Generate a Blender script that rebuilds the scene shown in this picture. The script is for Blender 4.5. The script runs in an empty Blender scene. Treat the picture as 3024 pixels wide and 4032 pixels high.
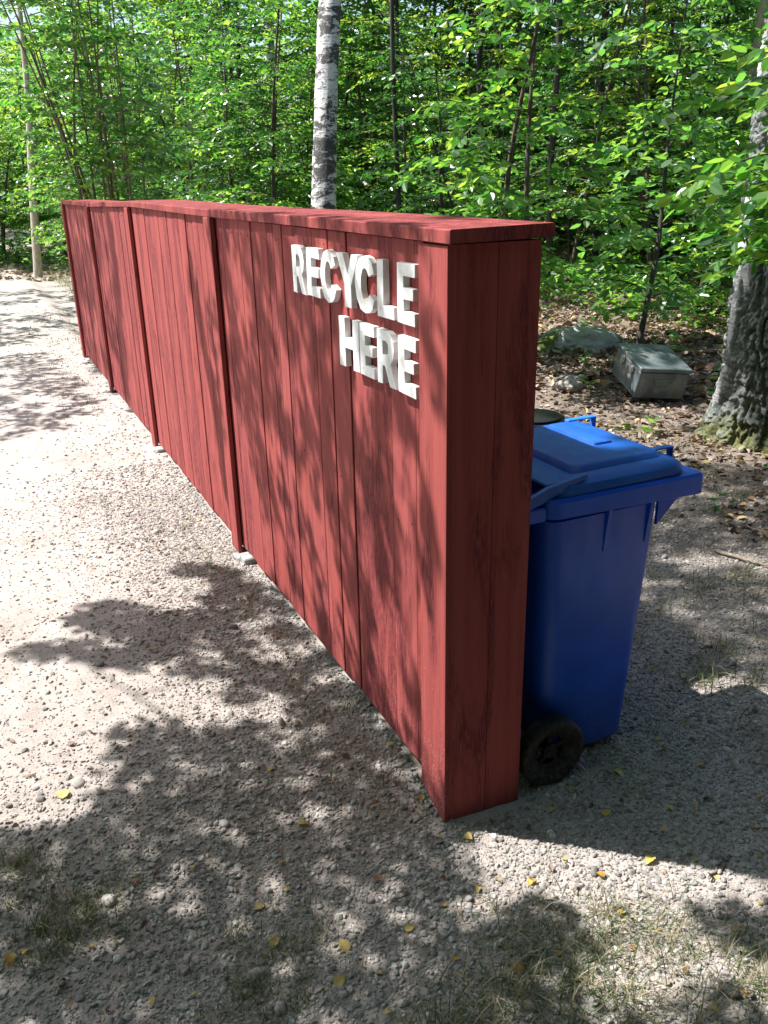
import bpy, bmesh, math, random
import numpy as np
from mathutils import Vector, Matrix

SC = bpy.context.scene
COL = SC.collection
RD = math.radians

# ------------------------------------------------------------------ camera
F_PX, W_PX = 3387.9, 3024.0
YAW, PITCH, ROLL = -0.43316, 0.36987, -0.02241
fw = Vector((math.cos(YAW)*math.cos(PITCH), math.sin(YAW)*math.cos(PITCH), -math.sin(PITCH)))
rt0 = fw.cross(Vector((0, 0, 1))).normalized()
up0 = rt0.cross(fw)
rt = rt0*math.cos(ROLL) + up0*math.sin(ROLL)
up = -rt0*math.sin(ROLL) + up0*math.cos(ROLL)
cd = bpy.data.cameras.new('camera')
cam = bpy.data.objects.new('camera', cd)
COL.objects.link(cam)
M = Matrix((rt, up, -fw)).transposed().to_4x4()
M.translation = Vector((-1.72999, 0.98261, 1.64046))
cam.matrix_world = M
cd.sensor_fit = 'HORIZONTAL'
cd.sensor_width = 36.0
cd.lens = F_PX/W_PX*36.0
cd.clip_start = 0.05
cd.clip_end = 800
SC.camera = cam

# ------------------------------------------------------------------ light
SUN_AZ, SUN_EL = 50.0, 55.0        # azimuth measured from +X towards +Y
SUN = np.array([math.cos(RD(SUN_EL))*math.cos(RD(SUN_AZ)), math.cos(RD(SUN_EL))*math.sin(RD(SUN_AZ)), math.sin(RD(SUN_EL))])
w = bpy.data.worlds.new('World')
SC.world = w
w.use_nodes = True
nt = w.node_tree
bg = nt.nodes['Background']
sky = nt.nodes.new('ShaderNodeTexSky')
sky.sky_type = 'NISHITA'
sky.sun_disc = False
sky.sun_elevation = RD(SUN_EL)
sky.sun_rotation = RD(90-SUN_AZ)
sky.air_density = 1.0
sky.dust_density = 2.0
sky.ozone_density = 1.0
nt.links.new(sky.outputs[0], bg.inputs[0])
bg.inputs[1].default_value = 0.10
sl = bpy.data.lights.new('sun', 'SUN')
sl.energy = 5.0
sl.angle = RD(0.55)
sl.color = (1.0, 0.968, 0.925)
so = bpy.data.objects.new('sun', sl)
COL.objects.link(so)
so.location = (10, 12, 25)
so.rotation_euler = Vector(SUN).to_track_quat('Z', 'Y').to_euler()
SC.view_settings.view_transform = 'Standard'
SC.view_settings.look = 'None'
SC.view_settings.gamma = 1.0
SC.view_settings.exposure = 1.22
SC.cycles.use_denoising = True
SC.cycles.max_bounces = 8
SC.cycles.diffuse_bounces = 4
SC.cycles.transmission_bounces = 6
SC.cycles.sample_clamp_indirect = 6.0

# ------------------------------------------------------------------ helpers
rng = np.random.default_rng(11)
random.seed(5)

def tag(o, label=None, cat=None, group=None, kind=None):
    if label: o['label'] = label
    if cat: o['category'] = cat
    if group: o['group'] = group
    if kind: o['kind'] = kind
    return o

def empty(name, loc=(0, 0, 0), rz=0.0):
    o = bpy.data.objects.new(name, None)
    COL.objects.link(o)
    o.location = loc
    o.rotation_euler = (0, 0, rz)
    o.empty_display_size = .1
    return o

def mesh_np(name, V, Fs, mat=None, smooth=False):
    V = np.asarray(V, np.float32)
    me = bpy.data.meshes.new(name)
    if not isinstance(Fs, (list, tuple)):
        Fs = [Fs]
    Fs = [np.asarray(f, np.int32) for f in Fs if len(f)]
    nl = sum(f.size for f in Fs)
    npoly = sum(len(f) for f in Fs)
    me.vertices.add(len(V))
    me.vertices.foreach_set('co', V.ravel())
    me.loops.add(nl)
    me.polygons.add(npoly)
    me.loops.foreach_set('vertex_index', np.concatenate([f.ravel() for f in Fs]))
    starts = []
    s = 0
    for f in Fs:
        starts.append(s + np.arange(len(f))*f.shape[1])
        s += f.size
    me.polygons.foreach_set('loop_start', np.concatenate(starts).astype(np.int32))
    me.update(calc_edges=True)
    me.polygons.foreach_set('use_smooth', np.full(npoly, smooth, dtype=bool))
    if mat: me.materials.append(mat)
    return me

def add(name, me, parent=None, loc=None):
    o = bpy.data.objects.new(name, me)
    COL.objects.link(o)
    if parent: o.parent = parent
    if loc is not None: o.location = loc
    return o

def bm_obj(name, bm, mat, parent=None, smooth=False, loc=None):
    me = bpy.data.meshes.new(name)
    bm.normal_update()
    bm.to_mesh(me)
    bm.free()
    if smooth:
        me.polygons.foreach_set('use_smooth', np.full(len(me.polygons), True, dtype=bool))
    me.materials.append(mat)
    return add(name, me, parent, loc)

def box(bm, x0, x1, y0, y1, z0, z1, bev=0.0):
    b = bmesh.new()
    r = bmesh.ops.create_cube(b, size=1.0)
    for v in b.verts:
        v.co = Vector(((x0+x1)/2+v.co.x*(x1-x0), (y0+y1)/2+v.co.y*(y1-y0), (z0+z1)/2+v.co.z*(z1-z0)))
    if bev > 0:
        bmesh.ops.bevel(b, geom=list(b.edges), offset=bev, segments=1, affect='EDGES')
    merge(bm, b)

def merge(bm, b, mat4=None):
    me = bpy.data.meshes.new('tmp')
    b.to_mesh(me)
    b.free()
    if mat4 is not None: me.transform(mat4)
    bm.from_mesh(me)
    bpy.data.meshes.remove(me)

def vnoise(x, y, seed=0):
    xi = np.floor(x).astype(np.int64); yi = np.floor(y).astype(np.int64)
    fx = x-xi; fy = y-yi
    fx = fx*fx*(3-2*fx); fy = fy*fy*(3-2*fy)
    def h(a, b):
        n = (a*374761393 + b*668265263 + seed*1442695041) & 0xffffffff
        n = ((n ^ (n >> 13))*1274126177) & 0xffffffff
        n = n ^ (n >> 16)
        return (n & 0xffff)/65535.0
    return (h(xi, yi)*(1-fx)+h(xi+1, yi)*fx)*(1-fy)+(h(xi, yi+1)*(1-fx)+h(xi+1, yi+1)*fx)*fy

def vnoise3(x, y, z, seed=0):
    zi = np.floor(z).astype(np.int64); fz = z-zi; fz = fz*fz*(3-2*fz)
    def lay(k):
        xi = np.floor(x).astype(np.int64); yi = np.floor(y).astype(np.int64)
        fx = x-xi; fy = y-yi; fx = fx*fx*(3-2*fx); fy = fy*fy*(3-2*fy)
        def h(a, b):
            n = (a*374761393+b*668265263+k*2246822519+seed*1442695041) & 0xffffffff
            n = ((n ^ (n >> 13))*1274126177) & 0xffffffff
            return ((n ^ (n >> 16)) & 0xffff)/65535.0
        return (h(xi, yi)*(1-fx)+h(xi+1, yi)*fx)*(1-fy)+(h(xi, yi+1)*(1-fx)+h(xi+1, yi+1)*fx)*fy
    return lay(zi)*(1-fz)+lay(zi+1)*fz

def fbm3(x, y, z, octv, seed=0):
    r = 0; a = 1; t = 0; s = 1.0
    for i in range(octv):
        r = r+a*vnoise3(x*s+5.1*i, y*s-2.7*i, z*s+1.9*i, seed+i); t += a; a *= .5; s *= 2.03
    return r/t-.5

def fbm(x, y, s, octv, seed=0):
    r = 0; a = 1; t = 0
    for i in range(octv):
        r = r+a*vnoise(x*s+7.3*i, y*s-3.1*i, seed+i); t += a; a *= .5; s *= 2.03
    return r/t-.5

def ss(x, a, b):
    t = np.clip((x-a)/(b-a), 0, 1)
    return t*t*(3-2*t)

def terrain(x, y, fine=True):
    x = np.asarray(x, float); y = np.asarray(y, float)
    z = -.10+.062*ss(x, -.15, .5)*ss(y, -.28, -.02)
    z = z+.07*ss(-y, 1.8, 3.0)+.12*ss(x, 3.0, 4.4)*ss(-y, 2.4, 3.6)
    z = z+.9*ss(-y, 4.5, 16)*ss(x, 2, 8)
    z = z+.25*fbm(x, y, .13, 2, 3)*ss(np.hypot(x-2, y), 5, 14)
    z = z+.022*fbm(x, y, .9, 3, 9)
    if fine:
        z = z+.011*fbm(x, y, 6.0, 3, 21)+.005*fbm(x, y, 38.0, 2, 33)
    return z

# ------------------------------------------------------------------ materials
def newmat(name):
    m = bpy.data.materials.new(name)
    m.use_nodes = True
    n = m.node_tree
    return m, n, n.nodes['Principled BSDF']

def N(n, t, **k):
    o = n.nodes.new(t)
    for a, b in k.items():
        setattr(o, a, b)
    return o

def ramp(n, src, stops, interp='LINEAR'):
    r = N(n, 'ShaderNodeValToRGB')
    r.color_ramp.interpolation = interp
    e = r.color_ramp.elements
    while len(e) < len(stops): e.new(.5)
    for i, (p, c) in enumerate(stops):
        e[i].position = p
        e[i].color = (*c, 1) if len(c) == 3 else c
    n.links.new(src, r.inputs[0])
    return r

def noise(n, vec, scale, detail=4, rough=.55, dist=0.0):
    t = N(n, 'ShaderNodeTexNoise')
    t.inputs['Scale'].default_value = scale
    t.inputs['Detail'].default_value = detail
    t.inputs['Roughness'].default_value = rough
    t.inputs['Distortion'].default_value = dist
    if vec is not None: n.links.new(vec, t.inputs['Vector'])
    return t

def mapping(n, vec, scale=(1, 1, 1), loc=(0, 0, 0)):
    m = N(n, 'ShaderNodeMapping')
    m.inputs['Scale'].default_value = scale
    m.inputs['Location'].default_value = loc
    n.links.new(vec, m.inputs['Vector'])
    return m.outputs[0]

def mixc(n, fac, a, b, mode='MIX'):
    m = N(n, 'ShaderNodeMix', data_type='RGBA', blend_type=mode)
    for s, v in ((m.inputs[0], fac), (m.inputs[6], a), (m.inputs[7], b)):
        if isinstance(v, (int, float)): s.default_value = v
        elif isinstance(v, tuple): s.default_value = (*v, 1)
        else: n.links.new(v, s)
    return m.outputs[2]

def math_(n, op, a, b=None):
    m = N(n, 'ShaderNodeMath', operation=op)
    for s, v in zip(m.inputs, (a, b)):
        if v is None: continue
        if isinstance(v, (int, float)): s.default_value = v
        else: n.links.new(v, s)
    return m.outputs[0]

def bump(n, h, strength, dist, bsdf):
    b = N(n, 'ShaderNodeBump')
    b.inputs['Strength'].default_value = strength
    b.inputs['Distance'].default_value = dist
    n.links.new(h, b.inputs['Height'])
    n.links.new(b.outputs[0], bsdf.inputs['Normal'])
    return b

def mat_paint():
    m, n, b = newmat('red_painted_boards')
    g = N(n, 'ShaderNodeNewGeometry')
    tc = N(n, 'ShaderNodeTexCoord')
    isl = g.outputs['Random Per Island']
    off = N(n, 'ShaderNodeVectorMath', operation='ADD')
    cmb = N(n, 'ShaderNodeCombineXYZ')
    sc = math_(n, 'MULTIPLY', isl, 37.0)
    for i in range(3): n.links.new(sc, cmb.inputs[i])
    n.links.new(tc.outputs['Object'], off.inputs[0])
    n.links.new(cmb.outputs[0], off.inputs[1])
    v = off.outputs[0]
    streak = noise(n, mapping(n, v, (38, 38, 1.1)), 1.0, 5, .6, .6)
    grain = noise(n, mapping(n, v, (190, 190, 5)), 1.0, 3, .6, .3)
    patch = noise(n, mapping(n, v, (9, 9, 1.6)), 1.0, 3, .6, 1.2)
    fine = noise(n, mapping(n, v, (260, 260, 28)), 1.0, 3, .7)
    base = ramp(n, streak.outputs[0], [(.25, (.20, .036, .034)), (.5, (.28, .056, .050)), (.75, (.335, .078, .068))])
    tone = mixc(n, math_(n, 'MULTIPLY', isl, .35), base.outputs[0], (.29, .075, .075))
    # unevenly covered rough-sawn spots in the paint
    sp = math_(n, 'MULTIPLY', ramp(n, math_(n, 'ADD', patch.outputs[0], math_(n, 'MULTIPLY', math_(n, 'SUBTRACT', math_(n, 'FRACT', math_(n, 'MULTIPLY', isl, 17.0)), .5), .18)), [(.47, (0, 0, 0)), (.60, (1, 1, 1))]).outputs[0],
               ramp(n, fine.outputs[0], [(.40, (0, 0, 0)), (.54, (1, 1, 1))]).outputs[0])
    c = mixc(n, math_(n, 'MULTIPLY', sp, .72), tone, (.080, .012, .020))
    # knots
    vo = N(n, 'ShaderNodeTexVoronoi')
    vo.inputs['Scale'].default_value = 1.0
    n.links.new(mapping(n, v, (7.0, 7.0, 2.3)), vo.inputs['Vector'])
    kn = ramp(n, vo.outputs['Distance'], [(.03, (1, 1, 1)), (.10, (0, 0, 0))])
    c = mixc(n, math_(n, 'MULTIPLY', kn.outputs[0], .8), c, (.075, .012, .014))
    # dry pale dust specks splashed up near the ground
    sx = N(n, 'ShaderNodeSeparateXYZ')
    n.links.new(tc.outputs['Object'], sx.inputs[0])
    mr = N(n, 'ShaderNodeMapRange')
    mr.inputs[1].default_value = .55; mr.inputs[2].default_value = -.05
    mr.inputs[3].default_value = 0; mr.inputs[4].default_value = 1
    n.links.new(sx.outputs[2], mr.inputs[0])
    dn = noise(n, tc.outputs['Object'], 160, 2, .6)
    fr = N(n, 'ShaderNodeMapRange')
    fr.inputs[1].default_value = -.006; fr.inputs[2].default_value = .0; fr.inputs[3].default_value = .25; fr.inputs[4].default_value = 1
    n.links.new(sx.outputs[1], fr.inputs[0])
    nx_ = N(n, 'ShaderNodeMapRange')
    nx_.inputs[1].default_value = 1.6; nx_.inputs[2].default_value = .4; nx_.inputs[3].default_value = .3; nx_.inputs[4].default_value = 1
    n.links.new(sx.outputs[0], nx_.inputs[0])
    k_ = math_(n, 'MULTIPLY', math_(n, 'MULTIPLY', mr.outputs[0], fr.outputs[0]), nx_.outputs[0])
    thr = math_(n, 'ADD', dn.outputs[0], math_(n, 'MULTIPLY', k_, .13))
    ds = ramp(n, thr, [(.70, (0, 0, 0)), (.78, (1, 1, 1))])
    c = mixc(n, math_(n, 'MULTIPLY', ds.outputs[0], .55), c, (.42, .27, .25))
    n.links.new(c, b.inputs['Base Color'])
    b.inputs['Roughness'].default_value = .78
    b.inputs['Specular IOR Level'].default_value = .18
    hs = math_(n, 'ADD', math_(n, 'MULTIPLY', streak.outputs[0], .5), grain.outputs[0])
    hs = math_(n, 'SUBTRACT', hs, math_(n, 'MULTIPLY', sp, .35))
    bump(n, hs, .5, .004, b)
    return m

def mat_white():
    m, n, b = newmat('white_painted_wood')
    tc = N(n, 'ShaderNodeTexCoord')
    a = noise(n, tc.outputs['Object'], 30, 4)
    r = ramp(n, a.outputs[0], [(.28, (.60, .60, .58)), (.42, (.74, .75, .75)), (.7, (.86, .87, .88))])
    n.links.new(r.outputs[0], b.inputs['Base Color'])
    b.inputs['Roughness'].default_value = .45
    h = noise(n, mapping(n, tc.outputs['Object'], (60, 60, 180)), 1, 4)
    bump(n, h.outputs[0], .35, .0025, b)
    return m

def mat_ground():
    m, n, b = newmat('gravelly_sand')
    tc = N(n, 'ShaderNodeTexCoord')
    v = tc.outputs['Object']
    big = noise(n, v, 1.3, 4)
    med = noise(n, v, 14, 6, .7)
    fin = noise(n, v, 170, 4, .8)
    sand = ramp(n, med.outputs[0], [(.3, (.30, .262, .24)), (.55, (.385, .344, .322)), (.75, (.44, .402, .38))])
    soil = ramp(n, med.outputs[0], [(.3, (.085, .067, .055)), (.7, (.20, .165, .14))])
    sx = N(n, 'ShaderNodeSeparateXYZ')
    n.links.new(v, sx.inputs[0])
    # the driven track is sandy; behind the fence and under the trees it turns to dark soil
    y = math_(n, 'ADD', sx.outputs[1], math_(n, 'MULTIPLY', math_(n, 'SUBTRACT', big.outputs[0], .5), 1.6))
    mr = N(n, 'ShaderNodeMapRange')
    mr.inputs[1].default_value = -1.1; mr.inputs[2].default_value = -2.0
    mr.inputs[3].default_value = 0; mr.inputs[4].default_value = 1
    n.links.new(y, mr.inputs[0])
    fac = math_(n, 'MULTIPLY', mr.outputs[0], .9)
    pz = ramp(n, big.outputs[0], [(.52, (0, 0, 0)), (.68, (1, 1, 1))])
    nr = N(n, 'ShaderNodeMapRange')
    nr.inputs[1].default_value = 1.15; nr.inputs[2].default_value = .35; nr.inputs[3].default_value = 0; nr.inputs[4].default_value = .36
    dist_ = math_(n, 'ADD', math_(n, 'MULTIPLY', sx.outputs[0], .42), math_(n, 'MULTIPLY', sx.outputs[1], .55))
    n.links.new(math_(n, 'ADD', dist_, math_(n, 'MULTIPLY', math_(n, 'SUBTRACT', big.outputs[0], .5), 1.0)), nr.inputs[0])
    yr = N(n, 'ShaderNodeMapRange')
    yr.inputs[1].default_value = -.15; yr.inputs[2].default_value = .05; yr.inputs[3].default_value = .15; yr.inputs[4].default_value = 1
    n.links.new(sx.outputs[1], yr.inputs[0])
    fac = math_(n, 'MAXIMUM', fac, math_(n, 'MULTIPLY', nr.outputs[0], yr.outputs[0]))
    fac = math_(n, 'MAXIMUM', fac, math_(n, 'MULTIPLY', pz.outputs[0], .25))
    c = mixc(n, fac, sand.outputs[0], soil.outputs[0])
    g = ramp(n, fin.outputs[0], [(.3, (.66, .66, .66)), (.6, (1.12, 1.1, 1.08))])
    c = mixc(n, 1.0, c, g.outputs[0], 'MULTIPLY')
    n.links.new(c, b.inputs['Base Color'])
    b.inputs['Roughness'].default_value = .95
    b.inputs['Specular IOR Level'].default_value = .15
    vo = N(n, 'ShaderNodeTexVoronoi'); vo.inputs['Scale'].default_value = 120
    n.links.new(v, vo.inputs['Vector'])
    h = math_(n, 'ADD', fin.outputs[0], math_(n, 'MULTIPLY', vo.outputs['Distance'], .6))
    bump(n, h, .6, .004, b)
    return m

def mat_island(name, stops, rough=.8, noise_scale=None, spec=.25, trans=None, objrand=False, bumpy=0):
    m, n, b = newmat(name)
    g = N(n, 'ShaderNodeNewGeometry')
    src = g.outputs['Random Per Island']
    if objrand:
        oi = N(n, 'ShaderNodeObjectInfo')
        src = math_(n, 'FRACT', math_(n, 'ADD', src, oi.outputs['Random']))
    r = ramp(n, src, stops)
    c = r.outputs[0]
    tc = N(n, 'ShaderNodeTexCoord')
    if noise_scale:
        a = noise(n, tc.outputs['Object'], noise_scale, 3)
        k = ramp(n, a.outputs[0], [(.3, (.75, .75, .75)), (.7, (1.12, 1.12, 1.12))])
        c = mixc(n, 1.0, c, k.outputs[0], 'MULTIPLY')
        if bumpy: bump(n, a.outputs[0], bumpy, .003, b)
    n.links.new(c, b.inputs['Base Color'])
    b.inputs['Roughness'].default_value = rough
    b.inputs['Specular IOR Level'].default_value = spec
    if trans:
        f, tstops = trans
        tr = N(n, 'ShaderNodeBsdfTranslucent')
        r2 = ramp(n, src, tstops)
        n.links.new(r2.outputs[0], tr.inputs[0])
        mx = N(n, 'ShaderNodeMixShader')
        mx.inputs[0].default_value = f
        n.links.new(b.outputs[0], mx.inputs[1])
        n.links.new(tr.outputs[0], mx.inputs[2])
        n.links.new(mx.outputs[0], n.nodes['Material Output'].inputs[0])
    return m

def mat_birch(name, scale_band, seed_off, dark=.5):
    m, n, b = newmat(name)
    tc = N(n, 'ShaderNodeTexCoord')
    v = mapping(n, tc.outputs['Object'], (1, 1, 1), (seed_off, seed_off, seed_off))
    big = noise(n, mapping(n, v, (3.8, 3.8, scale_band)), 1, 5, .62, .5)
    lent = noise(n, mapping(n, v, (9, 9, 95)), 1, 3, .6)
    rough = noise(n, v, 45, 5, .7)
    white = ramp(n, rough.outputs[0], [(.3, (.42, .41, .40)), (.6, (.66, .65, .63))])
    blk = ramp(n, rough.outputs[0], [(.3, (.018, .018, .017)), (.7, (.085, .082, .078))])
    f1 = ramp(n, math_(n, 'ADD', big.outputs[0], math_(n, 'MULTIPLY', math_(n, 'SUBTRACT', rough.outputs[0], .5), .34)), [(dark, (0, 0, 0)), (dark+.035, (1, 1, 1))])
    f2 = ramp(n, lent.outputs[0], [(.57, (0, 0, 0)), (.63, (.8, .8, .8))])
    f = math_(n, 'MAXIMUM', f1.outputs[0], f2.outputs[0])
    c = mixc(n, f, white.outputs[0], blk.outputs[0])
    n.links.new(c, b.inputs['Base Color'])
    b.inputs['Roughness'].default_value = .8
    h = math_(n, 'ADD', rough.outputs[0], math_(n, 'MULTIPLY', f1.outputs[0], .8))
    bump(n, h, .7, .012, b)
    return m

def mat_oldbirch():
    m, n, b = newmat('rugged_birch_bark')
    tc = N(n, 'ShaderNodeTexCoord')
    v = tc.outputs['Object']
    at = N(n, 'ShaderNodeAttribute'); at.attribute_name = 'bark'
    rough = noise(n, v, 60, 6, .7)
    bark = ramp(n, rough.outputs[0], [(.3, (.07, .08, .075)), (.55, (.22, .24, .225)), (.75, (.38, .40, .38))])
    wh = ramp(n, noise(n, mapping(n, v, (6, 6, 80)), 1, 3).outputs[0], [(.45, (.62, .62, .62)), (.65, (.30, .30, .30))])
    f = ramp(n, at.outputs['Fac'], [(.22, (1, 1, 1)), (.34, (0, 0, 0))])
    c = mixc(n, f.outputs[0], bark.outputs[0], wh.outputs[0])
    sx = N(n, 'ShaderNodeSeparateXYZ'); n.links.new(v, sx.inputs[0])
    mn = noise(n, v, 7, 4)
    ms = math_(n, 'SUBTRACT', mn.outputs[0], math_(n, 'MULTIPLY', sx.outputs[2], 1.1))
    mf = ramp(n, ms, [(.24, (0, 0, 0)), (.40, (1, 1, 1))])
    moss = ramp(n, noise(n, v, 90, 3).outputs[0], [(.35, (.045, .06, .012)), (.65, (.17, .17, .035))])
    c = mixc(n, math_(n, 'MULTIPLY', mf.outputs[0], .85), c, moss.outputs[0])
    n.links.new(c, b.inputs['Base Color'])
    b.inputs['Roughness'].default_value = .9
    bump(n, rough.outputs[0], .8, .02, b)
    return m

def mat_bark(name, c0, c1):
    m, n, b = newmat(name)
    tc = N(n, 'ShaderNodeTexCoord')
    a = noise(n, mapping(n, tc.outputs['Object'], (30, 30, 8)), 1, 4)
    r = ramp(n, a.outputs[0], [(.3, c0), (.7, c1)])
    n.links.new(r.outputs[0], b.inputs['Base Color'])
    b.inputs['Roughness'].default_value = .85
    bump(n, a.outputs[0], .5, .006, b)
    return m

def mat_plastic(name, col, rough=.38, scuff=.15):
    m, n, b = newmat(name)
    tc = N(n, 'ShaderNodeTexCoord')
    a = noise(n, tc.outputs['Object'], 5, 5, .6)
    dk = tuple(x*.86 for x in col)
    lt = tuple(min(1, x*1.1+.006) for x in col)
    r = ramp(n, a.outputs[0], [(.35, dk), (.65, lt)])
    d = noise(n, mapping(n, tc.outputs['Object'], (3, 3, 1.2)), 6, 6, .75)
    df = ramp(n, d.outputs[0], [(.55, (0, 0, 0)), (.8, (1, 1, 1))])
    c = mixc(n, math_(n, 'MULTIPLY', df.outputs[0], scuff), r.outputs[0], (.35, .36, .36))
    sz = N(n, 'ShaderNodeSeparateXYZ'); n.links.new(tc.outputs['Object'], sz.inputs[0])
    lo = N(n, 'ShaderNodeMapRange')
    lo.inputs[1].default_value = .30; lo.inputs[2].default_value = .02; lo.inputs[3].default_value = 0; lo.inputs[4].default_value = .35
    n.links.new(sz.outputs[2], lo.inputs[0])
    dn2 = noise(n, tc.outputs['Object'], 60, 5, .75)
    df2 = math_(n, 'MULTIPLY', lo.outputs[0], ramp(n, dn2.outputs[0], [(.42, (0, 0, 0)), (.70, (1, 1, 1))]).outputs[0])
    c = mixc(n, df2, c, (.22, .20, .18))
    n.links.new(c, b.inputs['Base Color'])
    b.inputs['Specular IOR Level'].default_value = .32
    rr = ramp(n, d.outputs[0], [(.3, (rough-.05,)*3), (.75, (rough+.2,)*3)])
    n.links.new(rr.outputs[0], b.inputs['Roughness'])
    f = noise(n, tc.outputs['Object'], 420, 2)
    bump(n, f.outputs[0], .12, .0008, b)
    return m

def mat_metal():
    m, n, b = newmat('weathered_sheet_metal')
    tc = N(n, 'ShaderNodeTexCoord')
    a = noise(n, tc.outputs['Object'], 5, 5, .6, .5)
    r = ramp(n, a.outputs[0], [(.3, (.06, .08, .088)), (.5, (.14, .17, .18)), (.62, (.23, .25, .25)), (.75, (.22, .17, .12))])
    n.links.new(r.outputs[0], b.inputs['Base Color'])
    b.inputs['Metallic'].default_value = .35
    b.inputs['Roughness'].default_value = .5
    h = noise(n, tc.outputs['Object'], 8, 3)
    bump(n, h.outputs[0], .3, .01, b)
    return m

def mat_rock():
    m, n, b = newmat('mossy_rock')
    tc = N(n, 'ShaderNodeTexCoord')
    v = tc.outputs['Object']
    a = noise(n, v, 6, 8, .7)
    r = ramp(n, a.outputs[0], [(.3, (.17, .18, .19)), (.7, (.44, .46, .48))])
    k = noise(n, v, 2.6, 4, .6)
    f = ramp(n, k.outputs[0], [(.52, (0, 0, 0)), (.58, (1, 1, 1))])
    moss = ramp(n, noise(n, v, 40, 3).outputs[0], [(.3, (.05, .075, .012)), (.7, (.13, .16, .03))])
    n.links.new(mixc(n, f.outputs[0], r.outputs[0], moss.outputs[0]), b.inputs['Base Color'])
    b.inputs['Roughness'].default_value = .9
    bump(n, a.outputs[0], .8, .04, b)
    return m

PAINT = mat_paint()
WHITE = mat_white()
GROUND = mat_ground()
PEB = mat_island('gravel_stones', [(0, (.16, .150, .142)), (.3, (.27, .25, .235)), (.6, (.37, .35, .33)), (.85, (.31, .275, .245)), (.94, (.50, .48, .46)), (1, (.26, .19, .15))], .85, 90, .3, bumpy=.4)
LEAF = mat_island('green_leaves', [(0, (.018, .070, .020)), (.4, (.034, .115, .026)), (.8, (.060, .165, .034)), (1, (.10, .22, .04))], .30, None, .75,
                  (.46, [(0, (.07, .28, .03)), (.45, (.16, .45, .045)), (.8, (.34, .62, .06)), (1, (.55, .75, .08))]), True)
LEAF3 = mat_island('yellowish_leaves', [(0, (.050, .115, .016)), (.5, (.085, .17, .024)), (1, (.15, .24, .04))], .36, None, .6,
                   (.48, [(0, (.20, .42, .03)), (.5, (.36, .60, .05)), (1, (.62, .75, .08))]), True)
LEAF4 = mat_island('deep_green_leaves', [(0, (.010, .045, .014)), (.5, (.020, .078, .022)), (1, (.045, .125, .035))], .26, None, .8,
                   (.36, [(0, (.05, .20, .03)), (.5, (.10, .34, .04)), (1, (.24, .50, .06))]), True)
DARKLEAF = mat_island('darkened_leaves', [(0, (.008, .022, .010)), (1, (.022, .045, .018))], .6, None, .3)  # leaf colour darkened so the ring of trees throws less light on the fence
LEAF2 = mat_island('bluish_green_leaves', [(0, (.020, .070, .026)), (.5, (.036, .12, .038)), (1, (.07, .17, .05))], .42, None, .45,
                   (.50, [(0, (.12, .36, .06)), (.5, (.22, .52, .07)), (1, (.38, .62, .07))]), True)
YLEAF = mat_island('yellow_birch_leaf', [(0, (.42, .24, .045)), (.4, (.55, .38, .08)), (.7, (.52, .42, .16)), (.85, (.34, .20, .10)), (1, (.30, .15, .06))], .5, 120, .4,
                   (.25, [(0, (.6, .35, .03)), (1, (.65, .5, .08))]), True)
LITTER = mat_island('dry_leaf_litter', [(0, (.07, .048, .038)), (.3, (.15, .108, .085)), (.6, (.26, .20, .16)), (.85, (.38, .31, .25)), (.95, (.42, .32, .14)), (1, (.20, .10, .06))], .7, None, .3,
                    (.12, [(0, (.2, .1, .04)), (1, (.4, .25, .1))]))
GRASS = mat_island('grass_blades', [(0, (.03, .070, .020)), (.28, (.06, .110, .035)), (.42, (.18, .16, .085)), (.7, (.32, .27, .18)), (1, (.44, .385, .28))], .6, None, .3,
                   (.3, [(0, (.08, .22, .03)), (.4, (.22, .26, .10)), (1, (.42, .37, .22))]))
BIRCH = mat_birch('birch_bark', 9.0, 3.0, .475)
BIRCH_FAR = mat_birch('far_birch_bark', 3.0, 8.0, .56)
OLDBIRCH = mat_oldbirch()
BARK = mat_bark('brown_bark', (.035, .026, .018), (.13, .10, .075))
TANBARK = mat_bark('tan_bark', (.09, .065, .042), (.24, .185, .13))
DARKBARK = mat_bark('dark_bark', (.014, .014, .012), (.06, .055, .045))
PALEBARK = mat_bark('pale_bark', (.28, .23, .16), (.50, .44, .35))
BLUE = mat_plastic('blue_plastic', (.002, .072, .52), .32, .0)
BLUELID = mat_plastic('blue_lid_plastic', (.008, .085, .38), .40, .03)
SUNLITBLUE = mat_plastic('sunlit_blue_plastic', (.02, .17, .60), .42, .04)  # far grip only: its sunlit look is put into a lighter blue
RUBBER = mat_plastic('black_rubber', (.0025, .0025, .003), .55, .0)
GREYGREEN = mat_plastic('grey_green_plastic', (.045, .065, .055), .5, .2)
METAL = mat_metal()
ROCK = mat_rock()
TWIG = mat_bark('dry_twig', (.10, .075, .055), (.30, .25, .20))
STONE = mat_bark('pale_stone', (.20, .185, .17), (.38, .35, .32))
CONC = mat_bark('pale_concrete', (.20, .20, .195), (.36, .36, .35))
SCREW, _n, _b = newmat('zinc_screw')
_b.inputs['Base Color'].default_value = (.55, .55, .52, 1); _b.inputs['Metallic'].default_value = .6; _b.inputs['Roughness'].default_value = .4

# ------------------------------------------------------------------ ground
def axis(a0, a1, step, far, g=1.09):
    mid = list(np.arange(a0, a1, step))
    r = []; s = step; x = a1
    while x < far:
        r.append(x); s *= g; x += s
    l = []; s = step; x = a0
    while True:
        s *= g; x -= s
        l.append(x)
        if x < -far: break
    return np.array(l[::-1]+mid+r+[far+20])
gx = axis(-1.3, 3.6, .014, 160)
gy = axis(-2.2, 1.8, .014, 160)
X, Y = np.meshgrid(gx, gy, indexing='ij')
Z = terrain(X, Y)
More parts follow.
